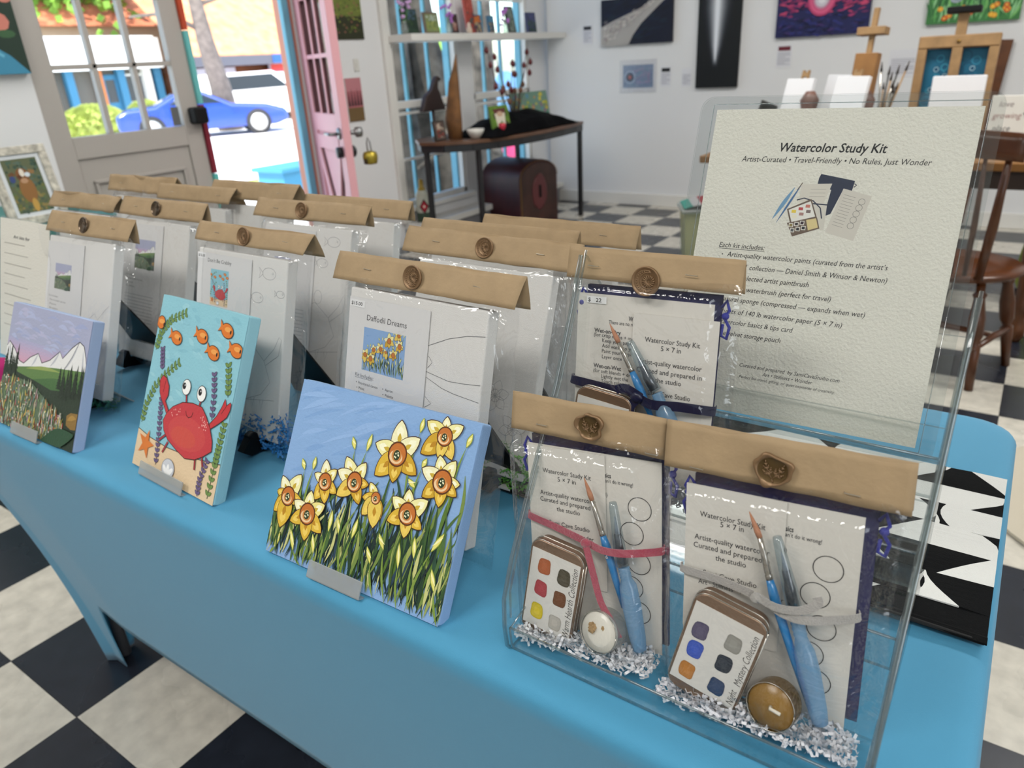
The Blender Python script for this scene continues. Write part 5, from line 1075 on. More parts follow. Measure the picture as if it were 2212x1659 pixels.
brush(M3, 'blue handled paintbrush in the rear kit under the navy ribbon', [(.0374,.153),(.0468,.1372),(.0612,.1125),(.0700,.0975),(.0839,.0700)], -.010, None)
waterbrush(MR, 'pale blue water brush in the right-hand front kit', [(.072,.1552),(.0783,.135),(.0835,.116),(.0887,.096),(.097,.0671),(.1127,.0084)], -.012)
waterbrush(MLk, 'pale blue water brush in the left-hand front kit', [(.0871,.1392),(.0899,.1169),(.0928,.096),(.0959,.0825),(.0998,.0657),(.1100,.0060)], -.011)
waterbrush(M3, 'pale blue water brush in the rear kit', [(.0575,.140),(.0690,.122),(.0760,.110),(.0858,.0971),(.0930,.0830),(.112,.045)], -.011)
m_red = mat('red_velvet_ribbon', '#a83a50', .85, sheen=.6, bump=.6, bscale=700); m_grey = mat('grey_velvet_ribbon', '#a9a5a0', .85, sheen=.6, bump=.6, bscale=700); m_navy = mat('navy_satin_ribbon', '#0d1338', .35)
ribbon(MLk, 'raspberry red ribbon tied round the left-hand front kit', m_red, .0068, [[(-.001, .001, .1075), (.001, -.004, .1070), (.030, -.006, .1020), (.0600, -.012, .0985)], [(.0640, -.013, .0980), (.080, -.0175, .0968), (.100, -.0175, .0985), (.126, -.006, .1010), (.1275, .001, .1012)]], (.0631, -.0150, .0984), [[(.064, -.0165, .096), (.0700, -.0180, .076), (.0780, -.0200, .050), (.0880, -.0220, .036), (.0965, -.0240, .022)]])
ribbon(MR, 'pale grey ribbon tied round the right-hand front kit', m_grey, .0068, [[(-.002, .001, .1045), (.0, -.004, .1044), (.030, -.006, .1040), (.058, -.012, .1032)], [(.064, -.013, .1020), (.083, -.020, .0985), (.100, -.0205, .0995), (.128, -.006, .1020), (.1295, .001, .102)]], (.0614, -.0150, .1028), [[(.064, -.017, .104), (.078, -.0215, .1035), (.094, -.0225, .1070), (.1045, -.0215, .115), (.1035, -.0205, .120)]])
ribbon(M3, 'navy satin ribbon tied round the rear kit', m_navy, .0085, [[(-.001, .001, .0955), (.0, -.004, .0950), (.030, -.006, .0930), (.066, -.012, .0925)], [(.071, -.014, .0905), (.085, -.0185, .0880), (.105, -.010, .0875), (.1330, -.005, .0870), (.1350, .002, .087)]], (.0700, -.0165, .0915), [[(.070, -.0165, .090), (.064, -.0175, .080), (.068, -.0175, .062), (.074, -.0175, .052)], [(.074, -.0165, .092), (.060, -.0180, .0985), (.050, -.0180, .0960)]])
crinkle('white shredded paper at the foot of the right-hand front kit', MR, -.012, .140, -.033, -.002, -.003, .006, 420, '#dedee2', 21, s=.013)
crinkle('white shredded paper at the foot of the left-hand front kit', MLk, -.006, .126, -.033, -.002, -.003, .006, 380, '#dcdcde', 22, s=.013)
crinkle('white shredded paper at the foot of the rear kit', M3, .0, .130, -.026, -.002, .002, .018, 260, '#dcdcde', 23, s=.013)

# ---------------------------------------------------------------- left end of the table
MP = frame((-.145, .165, TZ+.003), -.02, .30)
t = thing('standing_notice', 'cream textured notice standing at the left end of the table', 'sign', MP)
G().box(-.06, .148, -.0008, 0, 0, .272).build('textured_paper', mat('textured_card'), t)
A = Art(.0012, 3e-6)
for k in range(9): A.line([(-.04, .225-k*.02), (.05+.04*((k*7) % 3)/3, .225-k*.02)], .0012, '#a09c92')
A.text('Art kits for', .0, .236, .07, .009, '#4a4a4c', False, True); A.build('lettering', m_print, t)
G().box(-.06, .148, .0006, .0026, -.001, .275).build('clear_backing', m_acr, t)
o = thing('pink_yarn_ball', 'magenta fluffy ball just left of the mountain painting', 'pompom', (.035, .075, TZ+.035)); G().blob((0, 0, .0), .032, .032, .032, .08, 3, 20, 14).build('fluff', mat('magenta', '#b0206a', .9), o, smooth=True)
g = G(); g.tube([(-.03, -.02, -.03), (.0, -.03, -.022), (.03, -.02, -.018), (.045, 0, -.03)], .006, 8); g.build('gold_ribbon', mat('gold_ribbon', '#a8963c', .5), o, smooth=True)
o = thing('teal_cabinet', 'low teal painted cabinet at the far left behind the table', 'cabinet', (-1.75, .72, 0))
G().box(-.35, .35, -.25, .42, .06, .74).build('cabinet_body', mat('teal_paint', '#12706a', .5, bump=.1, bscale=30), o, bevel=.006); G().box(-.38, .38, -.28, .45, .74, .775).build('cabinet_top', mat('teal_paint'), o, bevel=.006)
for x in (-.3, .3):
    for y in (-.2, .37): G().box(x-.025, x+.025, y-.025, y+.025, .0, .06).build('foot', mat('teal_paint'), o)
g = G(); g.box(.35, .356, -.2, .06, .12, .7); g.build('cabinet_door', mat('teal_paint'), o, bevel=.003)
MF = frame((-1.50, .945, .778), PI/2+.12, .18) @ Matrix.Rotation(-.06, 4, 'Y')
MF = Matrix.Translation((-1.47, .745, .778)) @ Matrix.Rotation(PI/2-.05, 4, 'Z') @ Matrix.Rotation(-.2, 4, 'X')
o = thing('framed_cow_picture', 'framed cow picture in a distressed white frame on the teal cabinet', 'framed picture', MF)
g = G(); W_, H_, f_ = .20, .27, .028
g.box(0, W_, 0, .02, 0, f_); g.box(0, W_, 0, .02, H_-f_, H_); g.box(0, f_, 0, .02, f_, H_-f_); g.box(W_-f_, W_, 0, .02, f_, H_-f_); g.build('frame', mat('chipped_white', '#b8b3a6', .8, var=.5, vscale=45, bump=.5, bscale=60), o, bevel=.002)
G().box(f_, W_-f_, .006, .008, f_, H_-f_).build('mat_board', mat('mat_white', '#cfd3d6', .6), o)
A = Art(-.0055, 3e-6, .001); A.rect(42, 42, 158, 228, '#5c6248'); rnd = random.Random(12)
for _ in range(150): u = rnd.uniform(46, 150); v = rnd.uniform(46, 220); A.ell(u, v, rnd.uniform(3, 8), rnd.uniform(3, 8), rnd.choice(['#7a7444', '#5a6a48', '#48584a', '#8a7a4a', '#6a6c3c'] if v < 130 else ['#3c5246', '#4a6050', '#2f4438', '#54665a']), 8)
A.ell(98, 120, 26, 46, '#8a6238'); A.ell(96, 172, 22, 24, '#7a5230'); A.poly([(66, 186), (50, 178), (56, 168), (74, 174)], '#6a4a2c'); A.poly([(120, 190), (140, 184), (134, 172), (116, 176)], '#8a6a44')
A.ell(96, 180, 8, 14, '#d8cfc0'); A.ell(112, 172, 9, 8, '#c9d2d8'); A.ell(84, 166, 8, 7, '#5a3a24'); A.ell(60, 160, 9, 12, '#3c4a78'); A.ell(96, 152, 12, 9, '#b08a6a'); A.ell(104, 66, 10, 24, '#b8924a')
A.build('picture', m_print, o)
MB = Matrix.Translation((-2.294, -.05, 1.285)) @ Matrix.Rotation(PI/2, 4, 'Z')
o = thing('garden_painting', 'large dark floral canvas with a blue curve, hung left of the glazed door', 'painting', MB)
G().box(0, 1.37, -.0, .004, 0, .9).build('canvas', m_canvas, o)
G().box(0, 1.37, -.03, .0, 0, .9).build('stretched_canvas', mat('deep_green_edge', '#24382a', .7), o)
A = Art(.0303, 1e-5); A.rect(0, 0, 1.37, .9, '#22352a'); rnd = random.Random(4)
for _ in range(260): A.ell(rnd.uniform(.02, 1.35), rnd.uniform(.15, .88), rnd.uniform(.01, .05), rnd.uniform(.01, .04), rnd.choice(['#2c4a34', '#3a5c3c', '#1c2a24', '#b8685a', '#22403a', '#c4796a', '#31514a']), 9)
A.poly([(.6, 0)]+[(.6+.77*k/12, .30*math.cos(PI/2*k/12)**.7+.0) for k in range(13)]+[(1.37, 0)], '#3f86a4')
for k in range(5): A.line([(.62+.72*j/12*(1-.06*k), (.27-.05*k)*math.cos(PI/2*j/12)**.7+.005) for j in range(12)], .012, '#63a8c2')
A.build('painted_face', m_paint, o)
# ---------------------------------------------------------------- pictures and cards on the back wall
def wall_canvas(label, x0, x1, z0, z1, art, edge, tilt=0., name='painting', d=.03):
    t = thing(name, label, 'painting', Matrix.Translation((x0, 5.618-d, z0)) @ Matrix.Rotation(tilt, 4, 'Y'))
    G().box(0, x1-x0, 0, d, 0, z1-z0).build('canvas', mat('edge_'+edge[1:], edge, .7), t, bevel=.003); A = Art(.0005, 2e-5); art(A, x1-x0, z1-z0); A.build('painted_face', m_paint, t); return t
def a_comet(A, W, H):
    A.rect(0, 0, W, H, '#0c1226'); rnd = random.Random(1)
    for _ in range(80): u, v = rnd.uniform(0, W-.09), rnd.uniform(.01, H-.03); A.leaf(u, v, u+.08, v+.02, .02, rnd.choice(['#0e1a2e', '#0a0f20', '#10202f', '#0d1530']))
    A.poly([(0, 0), (0, .14), (.12, .185), (.25, .225), (.38, .27), (.47, .33), (.60, H), (.63, H), (.55, .30), (.46, .23), (.36, .15), (.29, .07), (.25, 0)], '#a5a19c')
    for _ in range(240):
        t_ = rnd.random()**1.5; u = .02+t_*.5; v = .06+t_*.27+rnd.gauss(0, .035)*(1-t_); 
        if v < .006 or v > H-.02: continue
        A.leaf(u, v, u+.03, v+.02, .005, rnd.choice(['#c9c5be', '#8d8886', '#b5a9a0', '#dad7d0', '#9c8f94']))
wall_canvas('dark canvas crossed by a pale grey comet trail, leftmost on the back wall', -1.703, -1.078, 1.29, 1.63, a_comet, '#0a0e1c')
def a_beam(A, W, H):
    A.rect(0, 0, W, H, '#0b1013'); c = W*.45
    for k in range(14):
        f = 1-k/14; g_ = int(16+205*(k/13)**1.6); A.poly([(c-.105*f-.006, H-.02), (c-.115*f-.006, H*.62), (c-.06*f-.004, .30), (c-.02*f, .14+.005*k), (c+.02*f, .14+.005*k), (c+.06*f+.004, .30), (c+.115*f+.006, H*.62), (c+.105*f+.006, H-.02)], '#%02x%02x%02x' % (g_, min(255, g_+4), min(255, g_+10)))
wall_canvas('tall narrow black canvas with a vertical white light beam', -.868, -.537, .945, 1.85, a_beam, '#0b0e10')
def a_nebula(A, W, H):
    A.rect(0, 0, W, H, '#1d2152'); rnd = random.Random(2)
    for _ in range(520):
        u = rnd.uniform(0, W-.05); v = rnd.uniform(.01, H-.03); d = abs(v-(.25+.05*math.sin(u*6)))
        col = rnd.choice(['#b23a66', '#c94a72', '#8a2f5e', '#a03468', '#6a2a5c']) if d < .10+rnd.random()*.06 else rnd.choice(['#1a1f52', '#232a66', '#14183c', '#2a2f72', '#3a2a62'])
        A.leaf(u, v, u+rnd.uniform(.03, .06), v+rnd.uniform(-.02, .02), rnd.uniform(.008, .022), col)
    for r, c_ in ((.105, '#b8406c'), (.09, '#d45c84'), (.078, '#c8567c'), (.062, '#b88aa0'), (.05, '#c4bfc8'), (.03, '#d9d8dc')): A.ell(W*.49, .235, r*.9, r*1.05, c_, 24)
wall_canvas('crimson and navy nebula canvas with a glowing white centre', -.276, .348, 1.268, 1.80, a_nebula, '#14163a')
def a_garden(A, W, H):
    A.rect(0, 0, W, H, '#3f7a42'); rnd = random.Random(3)
    for _ in range(260): u, v = rnd.uniform(.02, W-.03), rnd.uniform(0, H-.15); A.leaf(u, v, u+rnd.gauss(0, .03), v+rnd.uniform(.05, .14), rnd.uniform(.008, .018), rnd.choice(['#5fa85a', '#2f6a3a', '#79b868', '#468a4a', '#8cc48a', '#2c5a38']))
    for _ in range(16): u, v = rnd.uniform(.03, W-.03), rnd.uniform(.03, .10); A.ell(u, v, .016, .015, rnd.choice(['#d8792c', '#e0a032', '#cc5a2a'])); A.ell(u, v, .006, .006, '#e8c850', 8)
    for _ in range(8): u, v = rnd.uniform(.05, W-.05), rnd.uniform(.14, .3); A.ell(u, v, .035, .026, rnd.choice(['#7f8a92', '#c8607a', '#9aa6b0', '#8a9aa4'])); A.ell(u, v, .014, .012, '#5a6a72')
wall_canvas('green garden canvas with orange flowers at the top right', .697, 1.215, 1.292, 1.72, a_garden, '#3f7a42')
def wall_card(label, x0, x1, z0, z1, body, nm='wall_card', cat='card', film_=False):
    t = thing(nm, label, cat, (x0, 5.6165, z0)); W, H = x1-x0, z1-z0
    G().box(0, W, 0, .002, 0, H).build('paper', mat('card_white', '#d8d8dc', .6), t); A = Art(.0006, 5e-5); body(A, W, H); A.build('printing', m_print, t); return t
def info(top):
    def f(A, W, H):
        if top: A.rect(W*.1, H*.74, W*.9, H*.93, top)
        for k in range(9): A.rect(W*.08, H*(.64-k*.065), W*(.92 if k % 4 != 3 else .6), H*(.64-k*.065)+H*.03, '#a9a9b2')
    return f
wall_card('small info card hung left of the comet canvas', -1.893, -1.803, 1.313, 1.46, info('#3a3a3e'))
wall_card('info card with black heading bar beside the round blue print', -1.178, -1.087, .962, 1.112, info('#26282a'))
wall_card('plain pale info card left of the tall black canvas', -.995, -.914, .958, 1.093, info(None))
wall_card('info card with a dark red heading under the nebula canvas', -.262, -.153, 1.07, 1.222, info('#6a2a34'))
wall_card('wide info card left of the large easel', .505, .68, .98, 1.15, info(None))
def a_print(A, W, H):
    A.rect(W*.08, H*.14, W*.92, H*.86, '#7a8cab'); rnd = random.Random(8)
    for _ in range(60): A.leaf(rnd.uniform(W*.1, W*.8), rnd.uniform(H*.2, H*.75), rnd.uniform(W*.2, W*.9), rnd.uniform(H*.2, H*.8), .008, rnd.choice(['#8a8ab4', '#6f90a8', '#9a86a8', '#6a84a8']))
    for r, c_ in ((.052, '#9fb0cc'), (.04, '#5a6a8a'), (.03, '#3a4252'), (.014, '#b85a5a')): A.ell(W*.28, H*.48, r, r, c_)
t = wall_card('blue print with a dark round bloom in a clear wrap on the back wall', -1.54, -1.215, .925, 1.17, a_print, 'wrapped_print', 'print'); G().box(-.005, .33, -.006, -.005, -.005, .25).build('clear_wrap', m_film, t)
# framed pieces by the street wall
def on_wall(label, y0, y1, z0, z1, art, nm='postcard', cat='postcard'):
    t = thing(nm, label, cat, Matrix.Translation((-2.298, y0, z0)) @ Matrix.Rotation(PI/2, 4, 'Z')); W, H = y1-y0, z1-z0
    G().box(0, W, -.006, 0, 0, H).build('board', m_canvas, t); A = Art(.0065, 2e-5); art(A, W, H); A.build('painted_face', m_paint, t)
def a_meadow(A, W, H):
    A.rect(0, 0, W, H, '#2c2f1c'); A.rect(0, H*.35, W, H*.78, '#6a7434'); A.rect(0, H*.78, W, H, '#b0645c'); rnd = random.Random(6)
    for _ in range(90): A.ell(rnd.uniform(.01, W-.01), rnd.uniform(H*.1, H*.72), .008, .006, rnd.choice(['#7f8a3a', '#4a5526', '#3a3c20', '#8a5a4a', '#596a2c']), 7)
    for k in range(5): A.poly([(W*(.12+k*.18), H*.78), (W*(.2+k*.18), H*.78), (W*(.16+k*.18), H*.97)], '#2a1c1c')
on_wall('upper meadow postcard under a red sky, hung beside the open pink door', 3.185, 3.43, 1.40, 1.78, a_meadow)
def a_pines(A, W, H):
    A.rect(0, 0, W, H, '#6e5838'); A.rect(0, H*.32, W, H, '#a9646a'); A.rect(0, H*.7, W, H, '#b87a80')
    for k in range(5): A.poly([(W*(.05+k*.19), H*.36), (W*(.2+k*.19), H*.36), (W*(.13+k*.19), H*(.72+.06*(k % 2)))], '#2a1c20')
on_wall('lower postcard of dark pines on pink, hung above the door knob', 3.205, 3.345, .91, 1.175, a_pines)
# ---------------------------------------------------------------- things on the window shelf
def shelf_item(label, y, z1, w_, col, fr, art=None, nm='small_painting', cat='painting', lean=.12, x=-2.17, z=1.4205):
    t = thing(nm, label, cat, Matrix.Translation((x, y, z)) @ Matrix.Rotation(PI/2, 4, 'Z') @ Matrix.Rotation(-lean, 4, 'X')); H = z1-1.42
    G().box(0, w_, 0, .018, 0, H).build('canvas' if not fr else 'frame', mat('frame_'+fr[1:] if fr else 'edge_'+col[1:], fr or col, .6), t, bevel=.002)
    A = Art(.0006, 2e-5); m_ = .014 if fr else 0; A.rect(m_, m_, w_-m_, H-m_, col); rnd = random.Random(int(y*100))
    if art:
        for _ in range(50): a = rnd.uniform(m_+.012, w_-m_-.012); b_ = rnd.uniform(m_+.01, H-m_-.01); A.ell(a, b_, .009, .009, art[0] if b_ > H*.6 else rnd.choice(art[1:]), 7)
    A.build('painted_face', m_paint, t); return t
shelf_item('dark green forest canvas with blue edge, leftmost on the window shelf', 3.69, 1.575, .150, '#24382c', None, ('#3f5566', '#2c4430', '#1c2c22', '#31482e'))
shelf_item('olive landscape in a brown frame on the window shelf', 3.91, 1.56, .155, '#7c8a5a', '#6a5c4c', ('#a8b4a4', '#8a9450', '#6a7c44', '#9aa05c'))
shelf_item('small dark portrait leaning on the window shelf', 4.20, 1.55, .085, '#4a2a2c', '#241c1c', ('#3a2424', '#c8a898', '#8a5a50'))
shelf_item('tall red book-like canvas standing on the window shelf', 4.39, 1.66, .10, '#a04438', None, ('#b8584a', '#8a3a34', '#2f5a54'))
shelf_item('navy and orange small canvas in the middle of the shelf', 4.47, 1.548, .10, '#3a3a5c', None, ('#c8702c', '#9a8a6a', '#6a5a4a', '#b0a080'))
shelf_item('slim blue canvas on the window shelf', 4.66, 1.545, .075, '#3f6c8a', None, ('#4f88a8', '#2c5068', '#b0926a'))
shelf_item('tilted grey picture in a black frame on the window shelf', 4.93, 1.62, .105, '#6c7a70', '#1c1c1e', ('#7a8a80', '#5a685e', '#8a948a'), lean=.2).rotation_euler[1] += .0
shelf_item('night sky canvas at the right end of the window shelf', 5.20, 1.575, .135, '#3a3f62', None, ('#4a4f80', '#2c4a3c', '#24382c', '#3c5a44'))
def flowers(label, y, cols, seed, h=.10):
    t = thing('flower_vase', label, 'flower vase', (-2.14, y, 1.4205)); G().lathe([(.018, 0), (.024, .03), (.014, .07), (.018, .08)], 16).build('vase', clear_mat('vase_glass', '#dfeae6', .15, .9, .05, haze=.15), t, smooth=True); rnd = random.Random(seed)
    g = G()
    for _ in range(12):
        e = Vector((rnd.gauss(0, .018), rnd.gauss(0, .032), h+rnd.uniform(0, .12))); g.tube([(0, 0, .06), tuple(e*.6+Vector((0, 0, .02))), tuple(e)], .0014, 5)
        G().blob(tuple(e), .012, .012, .010, .3, rnd.randint(0, 99), 8, 5).build('blossom', mat('petals_'+cols[1:], cols, .7), t)
    g.build('stems', mat('stem_green', '#4a7a3c', .6), t)
flowers('lilac flowers in a small vase at the left end of the window shelf', 3.66, '#cfa8d8', 1); flowers('purple flower vase beside the brown framed landscape', 4.13, '#b070c0', 2, .07); flowers('violet flower vase in the middle of the window shelf', 4.83, '#c078cc', 3, .05)
t = thing('figurine', 'small cream figurine on the window shelf beside the dark portrait', 'figurine', (-2.12, 4.335, 1.4205)); G().lathe([(.02, 0), (.024, .02), (.012, .05), (.014, .06), (.004, .072)], 14).build('body', mat('cream_ceramic', '#cdb8a4', .4), t, smooth=True)
# ---------------------------------------------------------------- curved window table and its display
WT = .748
top_pts = [(-2.20, 3.72), (-2.00, 3.53), (-1.83, 3.56), (-1.68, 3.68), (-1.58, 3.85), (-1.53, 4.08), (-1.515, 4.35), (-1.52, 4.65), (-1.55, 4.9), (-1.585, 5.06), (-2.05, 5.12), (-2.20, 4.9)]
t = thing('curved_table', 'bow-fronted dark table with thin black legs under the street window', 'table', (0, 0, 0))
G().prism(top_pts, WT-.022, WT, 'z').build('tabletop', mat('walnut_top', '#5c3f2c', .35, var=.15, vscale=12), t, bevel=.003)
def inset(k, pts): c = Vector((sum(p[0] for p in pts)/len(pts), sum(p[1] for p in pts)/len(pts))); return [tuple(c+(Vector(p)-c)*k) for p in pts]
ip = inset(.97, top_pts); g = G()
for i in range(len(ip)): a, b = ip[i], ip[(i+1) % len(ip)]; g.beam((*a, WT-.045), (*b, WT-.045), .02, .045)
g.build('apron', m_dark, t)
for x, y in ((-1.98, 3.575), (-1.70, 3.79), (-1.605, 5.03), (-2.13, 4.9), (-1.60, 4.33)):
    if (x, y) != (-1.60, 4.33): G().box(x-.016, x+.016, y-.016, y+.016, .0, WT-.03).build('leg', m_dark, t, bevel=.003)
def cl(a, b):
    u = -1.98+.42*a; v = 3.80+1.15*b; h = .03+.10*max(0, math.sin(b*PI*1.0))*max(0, math.sin(a*PI))+.02*noise.noise(Vector((a*5, b*9, 2))); e = min(a, 1-a, b, 1-b)*8
    return (u+.03*noise.noise(Vector((b*6, 0, 0))), v, WT+.003+h*min(1, e))
o = G().grid(cl, 24, 40).build('draped_cloth', mat('black_velvet', '#050507', .9, spec=.1), smooth=True, solid=.003); o.location.z = .002
tag(o, 'crumpled black cloth heaped on the curved window table', 'cloth')
def at_table(y, x=-1.80): return (x, y, WT+.001)
t = thing('driftwood_sculpture', 'tall pointed driftwood piece standing at the left of the window table', 'driftwood', at_table(3.80, -1.88))
G().tube([(0, -.02, 0), (0, -.03, .12), (0, -.01, .25), (0, .005, .36), (0, .03, .44), (0, .05, .53)], [.055, .065, .05, .04, .02, .004], 12, flat=.7).build('wood', mat('driftwood', '#6e4a26', .8, var=.5, vscale=12, bump=.6, bscale=30), t, smooth=True)
t = thing('white_bowl', 'small white bowl at the left front of the window table', 'bowl', at_table(3.80, -1.72)); G().lathe([(.03, 0), (.055, .04), (.062, .062), (.057, .062), (.05, .04), (.026, .008)], 24).build('bowl', mat('white_ceramic', '#cfccc4', .35), t, smooth=True)
def lean_pic(label, loc, w_, h_, base, cols, frm=None, seed=0, rz=PI/2-.15, fn=None):
    t = thing('small_painting', label, 'painting', Matrix.Translation(loc) @ Matrix.Rotation(rz, 4, 'Z') @ Matrix.Rotation(-.2, 4, 'X')); G().box(0, w_, 0, .015, 0, h_).build('canvas', mat('edge_'+(frm or base)[1:], frm or base, .6), t, bevel=.002)
    A = Art(.0006, 2e-5); m_ = .01 if frm else 0; A.rect(m_, m_, w_-m_, h_-m_, base); rnd = random.Random(seed)
    for _ in range(70): r_ = rnd.uniform(.006, .018); A.ell(rnd.uniform(m_+.019, w_-m_-.019), rnd.uniform(m_+.019, h_-m_-.019), r_, r_, rnd.choice(cols), 8)
    if fn: fn(A)
    A.build('painted_face', m_paint, t)
lean_pic('small framed portrait beside the driftwood on the window table', at_table(3.62, -1.92), .10, .13, '#5a4a44', ['#7a3a34', '#a89a8a', '#4a3a34'], '#2c2420', 1)
lean_pic('green bordered picture of a bearded figure on the window table', (-1.66, 3.93, WT+.028), .18, .17, '#5a7a2c', ['#6a8a34', '#48642a', '#3c2420'], None, 2, fn=lambda A: (A.rect(.035, .10, .145, .15, '#5a2c2c'), A.poly([(.04, .12), (.05, .03), (.09, .0), (.13, .03), (.14, .12)], '#cfc6b4'), A.ell(.09, .115, .03, .018, '#b89a80')))
lean_pic('yellow flowered canvas at the right of the window table', at_table(4.50, -1.86), .42, .25, '#6a8a7a', ['#c8b840', '#a8a838', '#4a7a6a', '#b88a5a', '#7a9a4a', '#5a8aa0', '#8a5a7a'], None, 3)
for y, x in ((3.95, -1.60), (4.20, -1.66)):
    t = thing('strawberry_ornament', 'red strawberry ornament at the front of the black cloth' if y < 4 else 'second red strawberry ornament higher on the black cloth', 'ornament', (x, y, WT+.06)); G().lathe([(.003, -.03), (.018, -.012), (.026, .01), (.02, .026), (.004, .03)], 14).build('berry', mat('berry_red', '#b8283c', .4), t, smooth=True); G().lathe([(.02, .024), (.006, .032), (.001, .045)], 8).build('calyx', mat('stem_green'), t)
t = thing('ornament_branch', 'bare branches hung with dark red ornaments above the window table', 'branch', at_table(4.40, -1.80))
rnd = random.Random(14); g = G(); ends = []
for k in range(11):
    a = rnd.uniform(-1, 1); e = Vector((rnd.gauss(0, .07), a*.34, rnd.uniform(.28, .60))); m_ = e*.5+Vector((0, rnd.gauss(0, .05), .06)); g.tube([(0, 0, .02), tuple(m_), tuple(e)], [.006, .004, .0015], 6); ends += [m_, e, (m_+e)/2+Vector((0, rnd.gauss(0, .04), .02))]
g.build('twigs', mat('twig_dark', '#4a3c34', .8), t, smooth=True)
for k, e in enumerate(ends[:24]): G().lathe([(.002, .022), (.014, .008), (.018, -.008), (.010, -.022), (.002, -.026)], 10, (e.x, e.y, e.z-.03)).build('hanging_ornament', mat('ornament_red', '#5a1418', .3) if k % 3 else mat('ornament_brown', '#6a4630', .5), t, smooth=True)
G().tube([(0, 0, 0), (0, 0, .03)], [.06, .03], 14).build('base', mat('twig_dark'), t, smooth=True)
t = thing('bird_sculpture', 'dark curved-neck sculpture in front of the left window', 'sculpture', (-2.14, 3.90, .925)); G().prism([(-.16, -.0), (-.11, .10), (-.04, .14), (0, .20), (.03, .23), (.06, .215), (.07, .19), (.04, .20), (.03, .15), (.09, .02), (.10, -.0)], -.02, .02, 'x').build('body', mat('dark_carving', '#2c1c18', .5), t, bevel=.008)
G().tube([(0, -.03, 0), (0, -.03, -.176)], .012, 8).build('stand_rod', mat('dark_carving'), t, smooth=True)
t = thing('painted_bottle', 'painted bottle with yellow neck and red diamond on the window ledge', 'bottle', (-2.20, 3.73, .166)); G().lathe([(.045, 0), (.05, .01), (.05, .17), (.045, .20), (.016, .25), (.015, .30)], 24).build('bottle', mat('bottle_white', '#b9bdae', .3), t, smooth=True)
G().lathe([(.0462, .195), (.0172, .25), (.0165, .302)], 24).build('yellow_neck', mat('bottle_yellow', '#a88c28', .3), t, smooth=True); G().lathe([(.0505, .0), (.0512, .02), (.0512, .06), (.0505, .07)], 24).build('dark_base', mat('bottle_green', '#2c4030', .3), t, smooth=True)
A = Art(.052, 2e-5); A.poly([(0, .06), (.035, .115), (0, .17), (-.035, .115)], '#3a1216'); A.poly([(0, .075), (.025, .115), (0, .155), (-.025, .115)], '#a82838'); A.ell(0, .115, .008, .01, '#e0d8c8', 8); o = A.build('red_diamond', m_print, t); o.rotation_euler = (0, 0, .9)
# ---------------------------------------------------------------- domed trunk and bin
MT = Matrix.Translation((-1.80, 4.42, .0)) @ Matrix.Rotation(math.radians(78.5), 4, 'Z') @ Matrix.Diagonal((.86, .9, 1.07, 1))
t = thing('domed_trunk', 'oxblood domed trunk with studded edges standing on end below the window table', 'trunk', MT); m_tr = mat('oxblood_leather', '#3c1116', .5, var=.3, vscale=8); m_tr2 = mat('aged_leather', '#38201a', .4, var=.5, vscale=6)
arcp = [(0, 0), (.50, 0), (.50, .35)]+[(.25+.25*math.cos(PI*k/12), .35+.12*math.sin(PI*k/12)) for k in range(1, 12)]+[(0, .35)]
G().prism(arcp, 0, .48, 'y').build('trunk_body', m_tr, t, bevel=.006)
o = G().prism([(.02, .02), (.48, .02), (.48, .35)]+[(.25+.23*math.cos(PI*k/12), .35+.10*math.sin(PI*k/12)) for k in range(1, 12)]+[(.02, .35)], -.006, .0, 'y').build('end_panel', m_tr2, t, bevel=.003)
G().blob((.25, -.008, .24), .10, .006, .13, .05, 2).build('painted_oval', mat('faded_rose', '#5c2a2c', .5), t, smooth=True)
G().beam((.25, -.014, .20), (.25, -.014, .29), .03, .008).build('handle', m_black, t)
for k in range(26):
    a = k/25; pos = (0+.0, -.008, .02+.33*a*1.0) if a < .5 else (.0, -.008, .02+.33*a)
g = G()
for k in range(24): g.blob((.008, -.008, .02+.33*k/23), .006, .005, .006, 0, 0, 6, 4)
for k in range(22): a = PI*k/21; g.blob((.25-.243*math.cos(a), -.008, .35+.113*math.sin(a)), .006, .005, .006, 0, 0, 6, 4)
g.build('brass_studs', mat('brass_studs', '#8c6c34', .35, metal=.7), t, smooth=True)
t = thing('storage_tub', 'lidded tub with pale green sides and a rainbow striped top', 'tub', Matrix.Translation((-.16, 4.06, 0)) @ Matrix.Rotation(.5, 4, 'Z'))
G().prism([(-.13, 0), (.13, 0), (.15, .32), (-.15, .32)], -.12, .14, 'y').build('tub_body', mat('pale_olive', '#a3a47a', .5), t, bevel=.01)
G().box(-.165, .165, -.135, .155, .315, .34).build('rim', clear_mat('tub_rim', '#cfdcd8', .15, .9, .15, haze=.3), t, bevel=.008)
for k, cc in enumerate(['#3c8a7c', '#b8b4b4', '#9c3038', '#c87a74', '#5c8ca0', '#8fb0a8']): G().grid(lambda a, b, k=k: (-.15+.30*(k+a)/6, -.12+.26*b, .345+.03*math.sin(PI*(k+a)/6)), 3, 3).build('stripe', mat('stripe_'+cc[1:], cc, .6), t, solid=.004)
